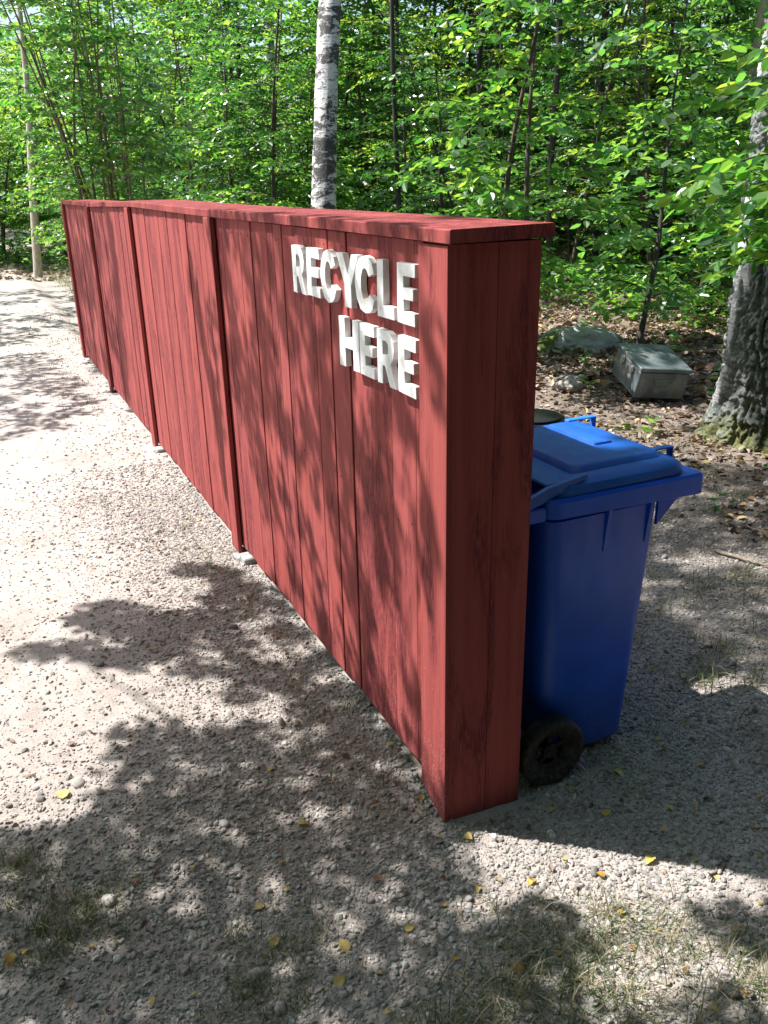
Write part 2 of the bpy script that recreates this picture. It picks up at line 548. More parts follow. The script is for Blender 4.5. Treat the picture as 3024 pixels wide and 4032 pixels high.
# coarse cells far away carry no fine noise
nx, ny = X.shape
idx = np.arange(nx*ny).reshape(nx, ny)
Fq = np.stack([idx[:-1, :-1], idx[1:, :-1], idx[1:, 1:], idx[:-1, 1:]], -1).reshape(-1, 4)
gnd = add('ground', mesh_np('ground', np.stack([X, Y, Z], -1).reshape(-1, 3), Fq, GROUND, True))
tag(gnd, 'sandy gravel track and forest ground', None, None, 'structure')

# ------------------------------------------------------------------ fence
def interp(xs, ys, x):
    return float(np.interp(x, xs, ys))
capz = lambda x: interp([-1, 2.4, 3.9, 5.1, 5.75, 6.6, 7.7], [1.502, 1.506, 1.510, 1.494, 1.480, 1.475, 1.472], x)
fence = empty('board_fence', (0, 0, 0))
tag(fence, 'long red painted board fence with white lettering and a flat cap', 'fence')
XE = 7.80
joints = [.022, .135, .185, .333, .470, .615, .752, .884, 1.030, 1.174, 1.262, 1.335, 1.475, 1.53, 1.68, 1.80, 1.94]
x = 2.09
rb = random.Random(3)
while x < XE-.05:
    joints.append(x)
    x += rb.choice([.12, .145, .145, .17, .10])
joints.append(XE)
def boards(name, yf, thick, parent, jn, sgn=1):
    bm = bmesh.new()
    for a, c in zip(jn[:-1], jn[1:]):
        g = rb.choice([.0022, .003, .0045, .006]) if c-a > .06 else .002
        pf = yf + sgn*rb.uniform(-.004, .0015)
        zb = rb.uniform(-.006, .006)
        mid = (a+c)/2
        if sgn > 0 and c-a > .06:           # nail heads painted over
            for zz_ in (capz(mid)-.045, .75, .10):
                for xx_ in (a+.03, c-.03):
                    q = bmesh.new()
                    bmesh.ops.create_cone(q, cap_ends=True, segments=8, radius1=.0036, radius2=.0026, depth=.0016)
                    merge(bm, q, Matrix.Translation((xx_+rb.uniform(-.006, .006), pf+.0006, zz_+rb.uniform(-.01, .01))) @ Matrix.Rotation(RD(-90), 4, 'X'))
        box(bm, a+g/2, c-g/2, min(pf, pf-sgn*thick), max(pf, pf-sgn*thick), zb, capz(mid)-.002, .0016)
    # slight grid for leaning is not needed; boards are flat sawn timber
    return bm_obj(name, bm, PAINT, parent)
boards('front_boards', 0.0, .020, fence, joints)
bj = [.022]
while bj[-1] < XE-.2: bj.append(bj[-1]+rb.choice([.145, .12, .17]))
bj.append(XE)
boards('back_boards', -.2366, .020, fence, bj, -1)
# battens covering the joints at the posts
for xb in (2.021, 4.004, 5.880, 7.680):
    bm = bmesh.new()
    box(bm, xb, xb+.112, .0035, .0245, -.032, capz(xb+.05)-.003, .002)
    bm_obj('batten', bm, PAINT, fence)
# corner board with a slanting sawn foot
bm = bmesh.new()
b = bmesh.new()
bmesh.ops.create_cube(b, size=1)
for v in b.verts:
    xx = -.0004 if v.co.x < 0 else .140
    v.co = Vector((xx, .002 if v.co.y < 0 else .014, (-.094+.42*xx) if v.co.z < 0 else 1.498))
bmesh.ops.bevel(b, geom=list(b.edges), offset=.0006, segments=1, affect='EDGES')
merge(bm, b)
bm_obj('corner_board', bm, PAINT, fence)
# two wide boards closing the end
for y0, y1 in ((-.1195, .0018), (-.2366, -.1210)):
    bm = bmesh.new()
    box(bm, 0.0, .0195, y0, y1, -.094-.004*(y0 < -.2), 1.501, .0008)
    bm_obj('end_board', bm, PAINT, fence)
bm = bmesh.new()
box(bm, XE+.001, XE+.02, -.2366, 0, -.05, 1.46, .002)
bm_obj('end_board', bm, PAINT, fence)
# posts hidden inside the box and their feet
for xb in (.06, 2.04, 4.02, 5.90, 7.66):
    bm = bmesh.new()
    box(bm, xb, xb+.09, -.165, -.075, -.02, capz(xb)-.004, .002)
    box(bm, xb, xb+.09, -.0745, -.022, .25, .34, .001)
    box(bm, xb, xb+.09, -.0745, -.022, 1.2, 1.29, .001)
    bm_obj('post', bm, PAINT, fence)
for xb in (2.0, 4.0):
    bm = bmesh.new()
    box(bm, xb-.11, xb-.02, -.06, .034, -.075, -.012, .006)
    box(bm, xb-.04, xb+.05, -.01, .050, -.085, -.034, .006)
    o = bm_obj('post_foot', bm, CONC, fence)
# cap: planks end to end following the sag, top surface and front edge
for a, c in ((-.022, 2.40), (2.402, 5.10), (5.102, XE+.03)):
    xs = np.linspace(a, c, 26)
    V = []; yo = .019
    for i, xx in enumerate(xs):
        z0 = capz(xx)+.0015*math.sin(xx*2.1); wob = .0015*math.sin(xx*3.7+1)
        t = .031
        V += [(xx, yo+wob, z0+.001), (xx, yo+wob, z0+t-.003), (xx, yo+wob-.003, z0+t), (xx, -.253, z0+t+.004), (xx, -.256, z0+t+.001), (xx, -.256, z0+.004)]
    V = np.array(V); n6 = 6
    F4 = [[i*n6+k, i*n6+(k+1) % n6, (i+1)*n6+(k+1) % n6, (i+1)*n6+k] for i in range(len(xs)-1) for k in range(n6)]
    F6 = [list(range(n6))[::-1], [(len(xs)-1)*n6+k for k in range(n6)]]
    add('cap_board', mesh_np('cap_board', V, [np.array(F4), np.array(F6)], PAINT), fence)

# lettering: outlines in a unit cell, u to the reader's right, v up
S = .27
def rect(a, b_, c, d): return [(a, b_), (c, b_), (c, d), (a, d)]
GLY = {
 'E': [[(0, 0), (1, 0), (1, .20), (.36, .20), (.36, .41), (.90, .41), (.90, .60), (.36, .60), (.36, .80), (1, .80), (1, 1), (0, 1)]],
 'L': [[(0, 0), (1, 0), (1, .21), (.38, .21), (.38, 1), (0, 1)]],
 'H': [[(0, 0), (.30, 0), (.30, .40), (.70, .40), (.70, 0), (1, 0), (1, 1), (.70, 1), (.70, .61), (.30, .61), (.30, 1), (0, 1)]],
 'Y': [[(.35, 0), (.65, 0), (.65, .42), (1, 1), (.70, 1), (.50, .62), (.30, 1), (0, 1), (.35, .42)]],
 'R': [[(0, 0), (.30, 0), (.30, .36), (.42, .36), (.68, 0), (1, 0), (.72, .40), (.86, .52), (.92, .68), (.88, .84), (.74, .96), (.55, 1), (0, 1)],
       [(.30, .55), (.50, .55), (.60, .60), (.62, .70), (.58, .78), (.48, .82), (.30, .82)]],
 'C': [[(.97, .26), (.88, .10), (.72, .01), (.50, -.02), (.26, .04), (.08, .22), (0, .50), (.08, .78), (.26, .96), (.50, 1.02), (.72, .99), (.88, .90), (.97, .74),
        (.72, .66), (.62, .78), (.50, .81), (.40, .76), (.32, .64), (.29, .50), (.32, .36), (.40, .24), (.50, .19), (.62, .22), (.72, .34)]],
}
def letter(ch, xl, xr, z0, z1, word, jit):
    cu = bpy.data.curves.new('letter', 'CURVE')
    cu.dimensions = '2D'; cu.fill_mode = 'BOTH'
    cu.extrude = .0086; cu.bevel_depth = .0005; cu.bevel_resolution = 0
    wd = xl-xr; ht = z1-z0
    r = random.Random(jit)
    for poly in GLY[ch]:
        sp = cu.splines.new('POLY')
        sp.points.add(len(poly)-1)
        for p, (u, v) in zip(sp.points, poly):
            p.co = (u*wd+r.uniform(-.0012, .0012), v*ht+r.uniform(-.0012, .0012), 0, 1)
        sp.use_cyclic_u = True
    tmp = bpy.data.objects.new('tmp', cu)
    COL.objects.link(tmp)
    bpy.context.view_layer.update()
    me = bpy.data.meshes.new_from_object(tmp.evaluated_get(bpy.context.evaluated_depsgraph_get()))
    bpy.data.objects.remove(tmp)
    bpy.data.curves.remove(cu)
    bm = bmesh.new(); bm.from_mesh(me); bpy.data.meshes.remove(me)
    # screw heads painted over, two per letter
    spots = {'R': [(.14, .86), (.14, .40)], 'E': [(.16, .86), (.16, .14)], 'C': [(.5, .91), (.5, .08)], 'Y': [(.28, .72), (.72, .72)], 'L': [(.18, .86), (.18, .15)], 'H': [(.14, .88), (.14, .42), (.86, .42), (.86, .1)]}[ch]
    for u, v in spots:
        c = bmesh.new()
        bmesh.ops.create_cone(c, cap_ends=True, segments=10, radius1=.0040, radius2=.0032, depth=.0012)
        merge(bm, c, Matrix.Translation((u*wd, v*ht, .0095)))
    # local x -> world -x, local y -> world z, local z -> world +y
    T = Matrix(((-1, 0, 0, xl), (0, 0, 1, .0088+(.0135 if xl < .14 else .0005)), (0, 1, 0, z0), (0, 0, 0, 1)))
    bm.transform(T)
    bm.normal_update()
    o = bm_obj('letter', bm, WHITE, fence)
    o.data.polygons.foreach_set('use_smooth', np.zeros(len(o.data.polygons), dtype=bool))
    o['label'] = word
W1 = [('R', 1.022, .906), ('E', .890, .782), ('C', .774, .652), ('Y', .642, .488), ('C', .512, .384), ('L', .367, .268), ('E', .248, .152)]
names1 = ['white wooden letter R, first of the upper word', 'white wooden letter E, second of the upper word', 'white wooden letter C after the first E', 'white wooden letter Y in the upper word',
          'white wooden letter C after the Y', 'white wooden letter L in the upper word', 'white wooden letter E ending the upper word']
for i, (ch, a, c) in enumerate(W1): letter(ch, a, c, 1.302+rb.uniform(-.002, .002), 1.447, names1[i], i)
W2 = [('H', .642, .498), ('E', .490, .398), ('R', .376, .264), ('E', .248, .150)]
names2 = ['white wooden letter H in the lower word', 'white wooden letter E after the H', 'white wooden letter R in the lower word', 'white wooden letter E ending the lower word']
for i, (ch, a, c) in enumerate(W2): letter(ch, a, c, 1.125+rb.uniform(-.002, .002), 1.268, names2[i], 20+i)

# ------------------------------------------------------------------ wheelie bins
def rrect(x0, x1, y0, y1, r, seg=5):
    pts = []
    for cx_, cy_, a0 in ((x1-r, y1-r, 0), (x0+r, y1-r, 90), (x0+r, y0+r, 180), (x1-r, y0+r, 270)):
        for k in range(seg+1):
            a = RD(a0+90*k/seg)
            pts.append((cx_+r*math.cos(a), cy_+r*math.sin(a)))
    return pts

def loft(rings, close_top=True, close_bot=True):
    n_ = len(rings[0])
    V = [p for r in rings for p in r]
    F4 = [[i*n_+k, i*n_+(k+1) % n_, (i+1)*n_+(k+1) % n_, (i+1)*n_+k] for i in range(len(rings)-1) for k in range(n_)]
    out = [np.array(F4)]
    caps = []
    if close_bot: caps.append(list(range(n_))[::-1])
    if close_top: caps.append([(len(rings)-1)*n_+k for k in range(n_)])
    if caps: out.append(np.array(caps))
    return np.array(V, float), out

def mesh_to(bm, V, Fs):
    me = mesh_np('tmp', V, Fs)
    bm.from_mesh(me)
    bpy.data.meshes.remove(me)

def auto_smooth(o, ang=35):
    me = o.data
    me.polygons.foreach_set('use_smooth', np.full(len(me.polygons), True, dtype=bool))
    bm = bmesh.new(); bm.from_mesh(me)
    for e in bm.edges:
        if len(e.link_faces) == 2 and e.calc_face_angle(0) > RD(ang): e.smooth = False
    bm.to_mesh(me); bm.free()

def cyl(bm, p0, p1, r, seg=20):
    p0 = Vector(p0); p1 = Vector(p1)
    c = bmesh.new()
    bmesh.ops.create_cone(c, cap_ends=True, segments=seg, radius1=r, radius2=r, depth=(p1-p0).length)
    merge(bm, c, Matrix.Translation((p0+p1)/2) @ (p1-p0).to_track_quat('Z', 'Y').to_matrix().to_4x4())

# local bin space: x across (0 near side .. .56), y from the hinge side (0) to the front (-.55), z up from the ground
def make_bin(name, label, m_body, m_lid, m_grip, hatch=False):
    root = empty(name)
    tag(root, label, 'wheelie bin')
    W = .565
    rings = []
    for z, xi, yr, yf, r in ((.035, .085, -.13, -.405, .035), (.05, .078, -.10, -.418, .045), (.30, .065, -.075, -.430, .05), (.60, .048, -.055, -.438, .052), (.855, .034, -.035, -.445, .055)):
        rings.append([(a, b_, z) for a, b_ in rrect(xi, W-xi, yf, yr, r)])
    V, Fs = loft(rings)
    bm = bmesh.new()
    mesh_to(bm, V, Fs)
    # vertical lifting ribs on both sides
    for yy in (-.245, -.395):
        for s in (0, 1):
            xa = .022 if s == 0 else W-.022
            xb_ = .062 if s == 0 else W-.062
            zz0, zz1 = .735, .87
            P = [(xb_, zz0-.02), (xa+(.016 if s == 0 else -.016), zz0), (xa, zz1), (xb_, zz1)]
            Vr = [(p[0], yy-.006, p[1]) for p in P]+[(p[0], yy+.006, p[1]) for p in P]
            mesh_to(bm, Vr, [np.array([[0, 1, 2, 3], [7, 6, 5, 4], [0, 4, 5, 1], [1, 5, 6, 2], [2, 6, 7, 3], [3, 7, 4, 0]])])
    # triangular gussets below the front comb lip
    for xg in (.052, .17, .28, .39, W-.052):
        P = [(-.437, .775), (-.437, .874), (-.535, .874)]
        Vr = [(xg-.005, p[0], p[1]) for p in P]+[(xg+.005, p[0], p[1]) for p in P]
        mesh_to(bm, Vr, [np.array([[0, 1, 2], [5, 4, 3]]), np.array([[0, 3, 4, 1], [1, 4, 5, 2], [2, 5, 3, 0]])])
    o = bm_obj('body', bm, m_body, root); auto_smooth(o)
    # rim collar, deeper at the front where the comb lip overhangs
    bm = bmesh.new()
    def rim_ring(e):
        out = []
        for cx_, cy_, a0, r in ((W-.058, -.072, 0, .05), (.058, -.072, 90, .05), (.018, -.552, 180, .012), (W-.018, -.552, 270, .012)):
            for k in range(6):
                a = RD(a0+90*k/5)
                out.append((cx_+(r-e)*math.cos(a), cy_+(r-e)*math.sin(a)))
        return out
    # the collar is deeper towards the front lip
    V, Fs = loft([[(a, b_, z-(dz*max(0, -b_-.3)/.26)) for a, b_ in rim_ring(e)] for z, e, dz in ((.872, .006, .010), (.876, 0, .010), (.920, 0, 0), (.928, .006, 0))], True, True)
    mesh_to(bm, V, Fs)
    o = bm_obj('rim', bm, m_body, root); auto_smooth(o)
    # lid: low dome with skirt and a raised panel
    bm = bmesh.new()
    V, Fs = loft([[(a, b_, z+(-.012 if b_ > -.1 else .0)) for a, b_ in rrect(.022+e, W-.022-e, -.520+e, -.045-e*.6, max(.02, .055-e*.3))] for z, e in
                  ((.927, 0), (.944, -.002), (.956, .004), (.966, .020), (.972, .045))], True, True)
    mesh_to(bm, V, Fs)
    V, Fs = loft([[(a, b_, z) for a, b_ in rrect(.075+e, W-.075-e, -.475+e, -.150-e, .03)] for z, e in ((.962, -.004), (.984, .010), (.988, .018))], True, False)
    mesh_to(bm, V, Fs)
    if not hatch:
        V, Fs = loft([[(a, b_, z) for a, b_ in rrect(.215+e, W-.105-e, -.400+e, -.325-e, .012)] for z, e in ((.986, 0), (.994, .004), (.996, .008))], True, False)
        mesh_to(bm, V, Fs)
    # hinge wings sloping back to the grab bar
    for s in (0, 1):
        xa, xb_ = (.030, .044) if s == 0 else (W-.044, W-.030)
        P = [(-.16, .972), (-.16, .982), (-.035, .962), (.035, .935), (.040, .905), (-.03, .925)]
        Vr = [(xa, p[0], p[1]) for p in P]+[(xb_, p[0], p[1]) for p in P]
        mesh_to(bm, Vr, [np.array([[5, 4, 3, 2, 1, 0], [6, 7, 8, 9, 10, 11]]), np.array([[k, (k+1) % 6, 6+(k+1) % 6, 6+k] for k in range(6)])])
    box(bm, .044, W-.044, -.155, -.035, .955, .966, .004)
    o = bm_obj('lid', bm, m_lid, root); auto_smooth(o)
    # grips on the lid's front corners
    for s, mt in ((0, m_lid), (1, m_grip)):
        bm = bmesh.new()
        xa = .125 if s == 0 else W-.085
        y0_, y1_ = (-.535, -.440) if s == 0 else (-.530, -.425)
        zt = .982 if s == 0 else .992
        for yy in (y0_, y1_):
            box(bm, xa-.012, xa+.012, yy-.004, yy+.004, .920 if yy == y0_ else .952, zt-.002, .002)
        box(bm, xa-.012, xa+.012, y0_-.004, y1_+.004, zt-.005, zt+.001, .002)
        o = bm_obj('grip', bm, mt, root); auto_smooth(o)
    # grab bar behind the hinge, with brackets
    bm = bmesh.new()
    cyl(bm, (.03, .035, .905), (W-.03, .035, .905), .014)
    for xx in (.035, .19, W-.19, W-.035):
        box(bm, xx-.007, xx+.007, -.03, .04, .868, .908, .003)
    o = bm_obj('grab_bar', bm, m_body, root); auto_smooth(o)
    # wheels on an axle
    bm = bmesh.new()
    cyl(bm, (.03, -.085, .112), (W-.03, -.085, .112), .012)
    o = bm_obj('axle', bm, RUBBER, root); auto_smooth(o)
    for s in (0, 1):
        xo, sg = (.000, 1) if s == 0 else (W, -1)
        prof = [(.030, .050), (.030, .058), (.018, .072), (.006, .076), (.004, .085), (.000, .098), (.004, .108), (.012, .112), (.048, .112), (.055, .105), (.055, .05)]
        Vv = []; seg = 40
        for k in range(seg):
            a = 2*math.pi*k/seg
            for dx, rr_ in prof:
                Vv.append((xo+sg*dx, -.085+rr_*math.cos(a), .113+rr_*math.sin(a)))
        npf = len(prof)
        Fv = [[k*npf+j, ((k+1) % seg)*npf+j, ((k+1) % seg)*npf+(j+1) % npf, k*npf+(j+1) % npf] for k in range(seg) for j in range(npf)]
        bm = bmesh.new(); mesh_to(bm, Vv, [np.array(Fv)])
        o = bm_obj('wheel', bm, RUBBER, root); auto_smooth(o, 50)
        bm = bmesh.new()
        cyl(bm, (xo+sg*.022, -.085, .113), (xo+sg*.05, -.085, .113), .024)
        for k in range(5):
            a = 2*math.pi*k/5
            q = bmesh.new(); box(q, -.004, .004, -.006, .006, .018, .056)
            merge(bm, q, Matrix.Translation((xo+sg*.033, -.085, .113)) @ Matrix.Rotation(a, 4, 'X'))
        h = bm_obj('hub', bm, RUBBER, root)
        h.parent = o
    if hatch:
        bm = bmesh.new()
        cyl(bm, (.19, -.385, .965), (.19, -.385, .998), .125, 40)
        cyl(bm, (.19, -.385, .998), (.19, -.385, 1.008), .108, 40)
        o = bm_obj('hatch', bm, RUBBER, root); auto_smooth(o)
    return root

b1 = make_bin('wheelie_bin', 'blue two-wheeled bin standing behind the near end of the red fence', BLUE, BLUELID, SUNLITBLUE)
b1.location = (.005, -.283, -.098)
b2 = make_bin('wheelie_bin', 'grey-green bin with a round black hatch in its lid, beyond the blue bin', GREYGREEN, GREYGREEN, GREYGREEN, True)
b2.location = (.61, -.43, -.097)
b2.scale = (.92, .92, .92)

# ------------------------------------------------------------------ metal crate
def crate():
    root = empty('metal_crate')
    tag(root, 'dented grey sheet metal crate with hinged lid tilted on dry leaves', 'crate')
    e1 = Vector((-.269, -.959, -.091)); e2 = Vector((.929, -.283, .237)); e3 = Vector((-.253, -.021, .967))
    M4 = Matrix((e1, e2, e3)).transposed().to_4x4()
    M4.translation = Vector((3.318, -3.48, .030))
    a, b_, h = .403, .461, .25
    bm = bmesh.new(); box(bm, 0, a, 0, b_, 0, h-.034, .004)
    # folded rim and pressed side panels
    box(bm, -.004, a+.004, -.004, b_+.004, h-.052, h-.040, .002)
    box(bm, -.0035, a+.0035, -.0035, b_+.0035, .006, .016, .002)
    body = bm_obj('body', bm, METAL, root)
    bm = bmesh.new(); box(bm, -.008, a+.010, -.008, b_+.008, h-.030, h, .004)
    lid = bm_obj('lid', bm, METAL, root)
    for yy in (.13, .31):
        bm = bmesh.new()
        box(bm, -.016, -.002, yy-.022, yy+.022, h-.085, h-.035, .002)
        box(bm, -.024, -.015, yy-.012, yy+.012, h-.105, h-.05, .002)
        cyl(bm, (-.02, yy-.02, h-.048), (-.02, yy+.02, h-.048), .004, 10)
        bm_obj('latch', bm, SCREW, root)
    bm = bmesh.new()
    P = [(.13, -.012, .15), (.15, -.02, .10), (.25, -.02, .10), (.27, -.012, .15)]
    for p, q in zip(P[:-1], P[1:]): cyl(bm, p, q, .004, 8)
    box(bm, .12, .28, -.006, -.001, .145, .165, .001)
    bm_obj('handle', bm, METAL, root)
    root.matrix_world = M4
crate()

# ------------------------------------------------------------------ vegetation builders
def tubes(paths, sides=7):
    """paths: list of (pts (n,3), radii (n,)) -> V, F4"""
    Vs = []; Fs = []; off = 0
    ca = np.cos(np.arange(sides)*2*np.pi/sides); sa = np.sin(np.arange(sides)*2*np.pi/sides)
    for P, R in paths:
        P = np.asarray(P, float); R = np.asarray(R, float); n_ = len(P)
        T = np.gradient(P, axis=0)
        T /= np.linalg.norm(T, axis=1)[:, None]+1e-9
        ref = np.array([0, 0, 1.]) if abs(T[0, 2]) < .9 else np.array([1., 0, 0])
        A = np.cross(T, ref); A /= np.linalg.norm(A, axis=1)[:, None]+1e-9
        B = np.cross(T, A)
        ring = P[:, None]+R[:, None, None]*(A[:, None]*ca[None, :, None]+B[:, None]*sa[None, :, None])
        Vs.append(ring.reshape(-1, 3))
        i = np.arange(n_-1)[:, None]*sides; k = np.arange(sides)[None]
        k2 = (k+1) % sides
        Fs.append(np.stack([i+k, i+k2, i+sides+k2, i+sides+k], -1).reshape(-1, 4)+off)
        off += n_*sides
    return np.concatenate(Vs), np.concatenate(Fs)

LV = np.array([(0, 0, 0), (.28, .24, 1), (.68, .22, 1), (1, 0, -.3), (.68, -.22, 1), (.28, -.24, 1)], float)
LF = np.array([(0, 3, 2, 1), (0, 5, 4, 3)])
def leaves_np(P, D, U, L, wide=1.0, fold=.10, rs=None):
    """ovate leaves folded along the midrib"""
    D = D/(np.linalg.norm(D, axis=1)[:, None]+1e-9)
    Sd = np.cross(U, D); Sd /= np.linalg.norm(Sd, axis=1)[:, None]+1e-9
    Nn = np.cross(D, Sd)
    fo = fold*(rs.random(len(P)) if rs is not None else 1.0)
    V = P[:, None]+L[:, None, None]*(LV[None, :, 0:1]*D[:, None]+wide*LV[None, :, 1:2]*Sd[:, None]+(np.ones(len(P))*fo)[:, None, None]*LV[None, :, 2:3]*Nn[:, None])
    Fq = LF[None]+(np.arange(len(P))*6)[:, None, None]
    return V.reshape(-1, 3), Fq.reshape(-1, 4)

def spray_leaves(rs, base, d, length, leafL, droop=.25):
    """leaves set alternately along one twig, roughly in a horizontal plane"""
    n_ = max(3, int(length/(leafL*.42)))
    t = (np.arange(n_)+rs.random(n_)*.5)/n_
    P = base+d[None]*(t*length)[:, None]
    P[:, 2] -= droop*length*t**2*.5
    side = np.where(np.arange(n_) % 2 == 0, 1, -1)
    perp = np.cross(np.array([0, 0, 1.]), d); perp /= np.linalg.norm(perp)+1e-9
    ang = rs.uniform(.6, 1.1, n_)
    D = d[None]*np.cos(ang)[:, None]+perp[None]*(np.sin(ang)*side)[:, None]
    D[:, 2] += rs.normal(-.22, .32, n_)
    U = np.array([0, 0, 1.])+rs.normal(0, .55, (n_, 3))
    L = leafL*rs.uniform(.6, 1.25, n_)
    return P, D, U, L

def make_tree(seed, H, stems=1, nb=34, blen=1.2, leafL=.085, trunk_r=.03, lean=(0, 0), zmin=.12, twig_gap=.09, up=.5, flat=False, top_taper=.75, path=None, fan=.25):
    rs = np.random.default_rng(seed)
    tp = []; LP = []; LD = []; LU = []; LL = []
    for s in range(stems):
        n_ = 14
        t = np.linspace(0, 1, n_)
        if path is not None and s == 0:
            P = np.stack([np.interp(t, path[0], path[k]) for k in (1, 2, 3)], -1)
            hh = P[-1, 2]-P[0, 2]
        else:
            az = rs.uniform(0, 2*np.pi)
            sp_ = (fan if stems > 1 else .05)*H
            bend = rs.normal(0, .02*H, 2)
            P = np.stack([lean[0]*H*t+np.cos(az)*sp_*t**1.2+bend[0]*np.sin(t*5), lean[1]*H*t+np.sin(az)*sp_*t**1.2+bend[1]*np.sin(t*4), H*t*rs.uniform(.8, 1)], -1)
            if stems > 1: P[:, :2] += rs.normal(0, .09, 2)
            P[0, 2] = -.1
            hh = H
        R = trunk_r*(1-.86*t)*rs.uniform(.8, 1.1)+.002
        tp.append((P, R))
        nbs = max(4, int(nb/stems))
        for i in range(nbs):
            f = zmin+(1-zmin)*(i+rs.random())/nbs
            k = f*(n_-1); i0 = min(int(k), n_-2); u = k-i0
            p0 = P[i0]*(1-u)+P[i0+1]*u
            az = i*2.4+rs.normal(0, .5)
            bl = blen*(1-top_taper*f)*rs.uniform(.55, 1.1)*(.45+.55*min(1, (f-zmin)*5+.3))
            el = up*rs.uniform(.3, 1.3)
            d0 = np.array([math.cos(az)*math.cos(el), math.sin(az)*math.cos(el), math.sin(el)])
            m_ = 6; tt = np.linspace(0, 1, m_)
            B = p0+d0*(bl*tt)[:, None]
            B[:, 2] -= bl*.32*tt**2*(.5+rs.random())
            B[:, :2] += rs.normal(0, .03*bl, (m_, 2))*tt[:, None]
            tp.append((B, .0035+.25*trunk_r*(1-f*.6)*(1-.85*tt)*min(1, bl)))
            nt_ = max(2, int(bl/twig_gap))
            for j in range(nt_+1):
                ft = .18+.82*(j+rs.random()*.6)/(nt_+1); ft = min(ft, 1)
                k = ft*(m_-1); i0 = min(int(k), m_-2); u = k-i0
                q = B[i0]*(1-u)+B[i0+1]*u
                dd = B[min(i0+1, m_-1)]-B[i0]; dd /= np.linalg.norm(dd)+1e-9
                a2 = (1 if j % 2 else -1)*rs.uniform(.5, 1.1) if j < nt_ else 0
                c_, s_ = math.cos(a2), math.sin(a2)
                d2 = np.array([dd[0]*c_-dd[1]*s_, dd[0]*s_+dd[1]*c_, dd[2]*.5+rs.normal(0, .15)])
                d2 /= np.linalg.norm(d2)
                tl = min(.45, .16+.28*bl*(1-ft*.6))*rs.uniform(.6, 1.2)
                a, b_, c, e = spray_leaves(rs, q, d2, tl, leafL)
                LP.append(a); LD.append(b_); LU.append(c); LL.append(e)
    V, Fq = tubes(tp, 6)
    LP = np.concatenate(LP); LD = np.concatenate(LD); LU = np.concatenate(LU); LL = np.concatenate(LL)
    LVv, LFf = leaves_np(LP, LD, LU, LL, rs.uniform(.95, 1.15), .12, rs)
    return (V, Fq), (LVv, LFf), len(LP)

def tree_obj(name, label, cat, geo, loc, rz, m_trunk, m_leaf, group=None, sc=1.0):
    root = empty(name, loc, rz)
    root.scale = (sc, sc, sc)
    tag(root, label, cat, group)
    (V, Fq), (V2, F2), _ = geo
    add('trunk', mesh_np('trunk', V, Fq, m_trunk, True), root)
    add('crown', mesh_np('crown', V2, F2, m_leaf), root)
    return root

def set_crown(o, m):
    for ch in o.children:
        if ch.name.startswith('crown'):
            ch.material_slots[0].link = 'OBJECT'
            ch.material_slots[0].material = m

def copy_tree(o, loc, rz, sc, label=None, group=None):
    c = o.copy(); COL.objects.link(c)
    c.location = loc; c.rotation_euler = (0, 0, rz); c.scale = (sc, sc, sc)
    if label: c['label'] = label
    if group: c['group'] = group
    for ch in o.children:
        d = ch.copy(); COL.objects.link(d); d.parent = c
    return c

CAM = np.array([-1.73, .983])
def polar(px, dist):
    """ground position seen at bearing px (photo columns) and distance in metres from the viewpoint"""
    a = YAW-math.atan((px-1512)*.9324/F_PX)
    return CAM[0]+dist*math.cos(a), CAM[1]+dist*math.sin(a)
def at(px, dist, dz=0.0):
    x_, y_ = polar(px, dist)
    return (x_, y_, float(terrain(x_, y_, False))+dz)

# ---- white-barked birch behind the fence
def trunk_mesh(path, radii, seg=40, n_=120, amp=.01, seed=0, flare=0.0):
    t = np.linspace(0, 1, n_)
    kt = np.linspace(0, 1, len(path)); path = np.asarray(path, float)
    P = np.stack([np.interp(t, kt, path[:, k]) for k in range(3)], -1)
    for _ in range(6): P[1:-1] = (P[:-2]+P[2:]+2*P[1:-1])/4
    R = np.interp(t, np.linspace(0, 1, len(radii)), radii)
    a = np.arange(seg)*2*np.pi/seg
    V = np.zeros((n_, seg, 3))
    zz = P[:, 2]
    A_, Z_ = np.meshgrid(a, zz)
    nz = fbm(np.cos(A_)*2+5, Z_*3+np.sin(A_)*2, 1.2, 3, seed)
    rr_ = R[:, None]*(1+amp*nz*2)
    V[..., 0] = P[:, 0, None]+rr_*np.cos(A_); V[..., 1] = P[:, 1, None]+rr_*np.sin(A_); V[..., 2] = Z_
    idx_ = np.arange(n_*seg).reshape(n_, seg)
    nxt = np.roll(idx_, -1, 1)
    Fq = np.stack([idx_[:-1], nxt[:-1], nxt[1:], idx_[1:]], -1).reshape(-1, 4)
    return V.reshape(-1, 3), Fq

bx = empty('birch_tree', (5.60, -1.86, -.1))
tag(bx, 'white-barked birch with black patches right behind the fence', 'tree')
V, Fq = trunk_mesh([(0, 0, -.15), (.04, -.03, .8), (.08, -.07, 1.5), (.24, -.18, 2.15), (.38, -.28, 2.7), (.62, -.45, 3.4), (1.1, -.8, 5.5), (1.3, -1.0, 9.0)], [.135, .115, .112, .100, .098, .096, .085, .05], 40, 260, .07, 5)
add('trunk', mesh_np('trunk', V, Fq, BIRCH, True), bx)
g = make_tree(71, 5.0, 1, 30, 1.8, .06, .03, zmin=.3, up=.6, twig_gap=.12)
o = add('crown', mesh_np('crown', *g[1], LEAF), bx, (1.2, -.9, 7.0))

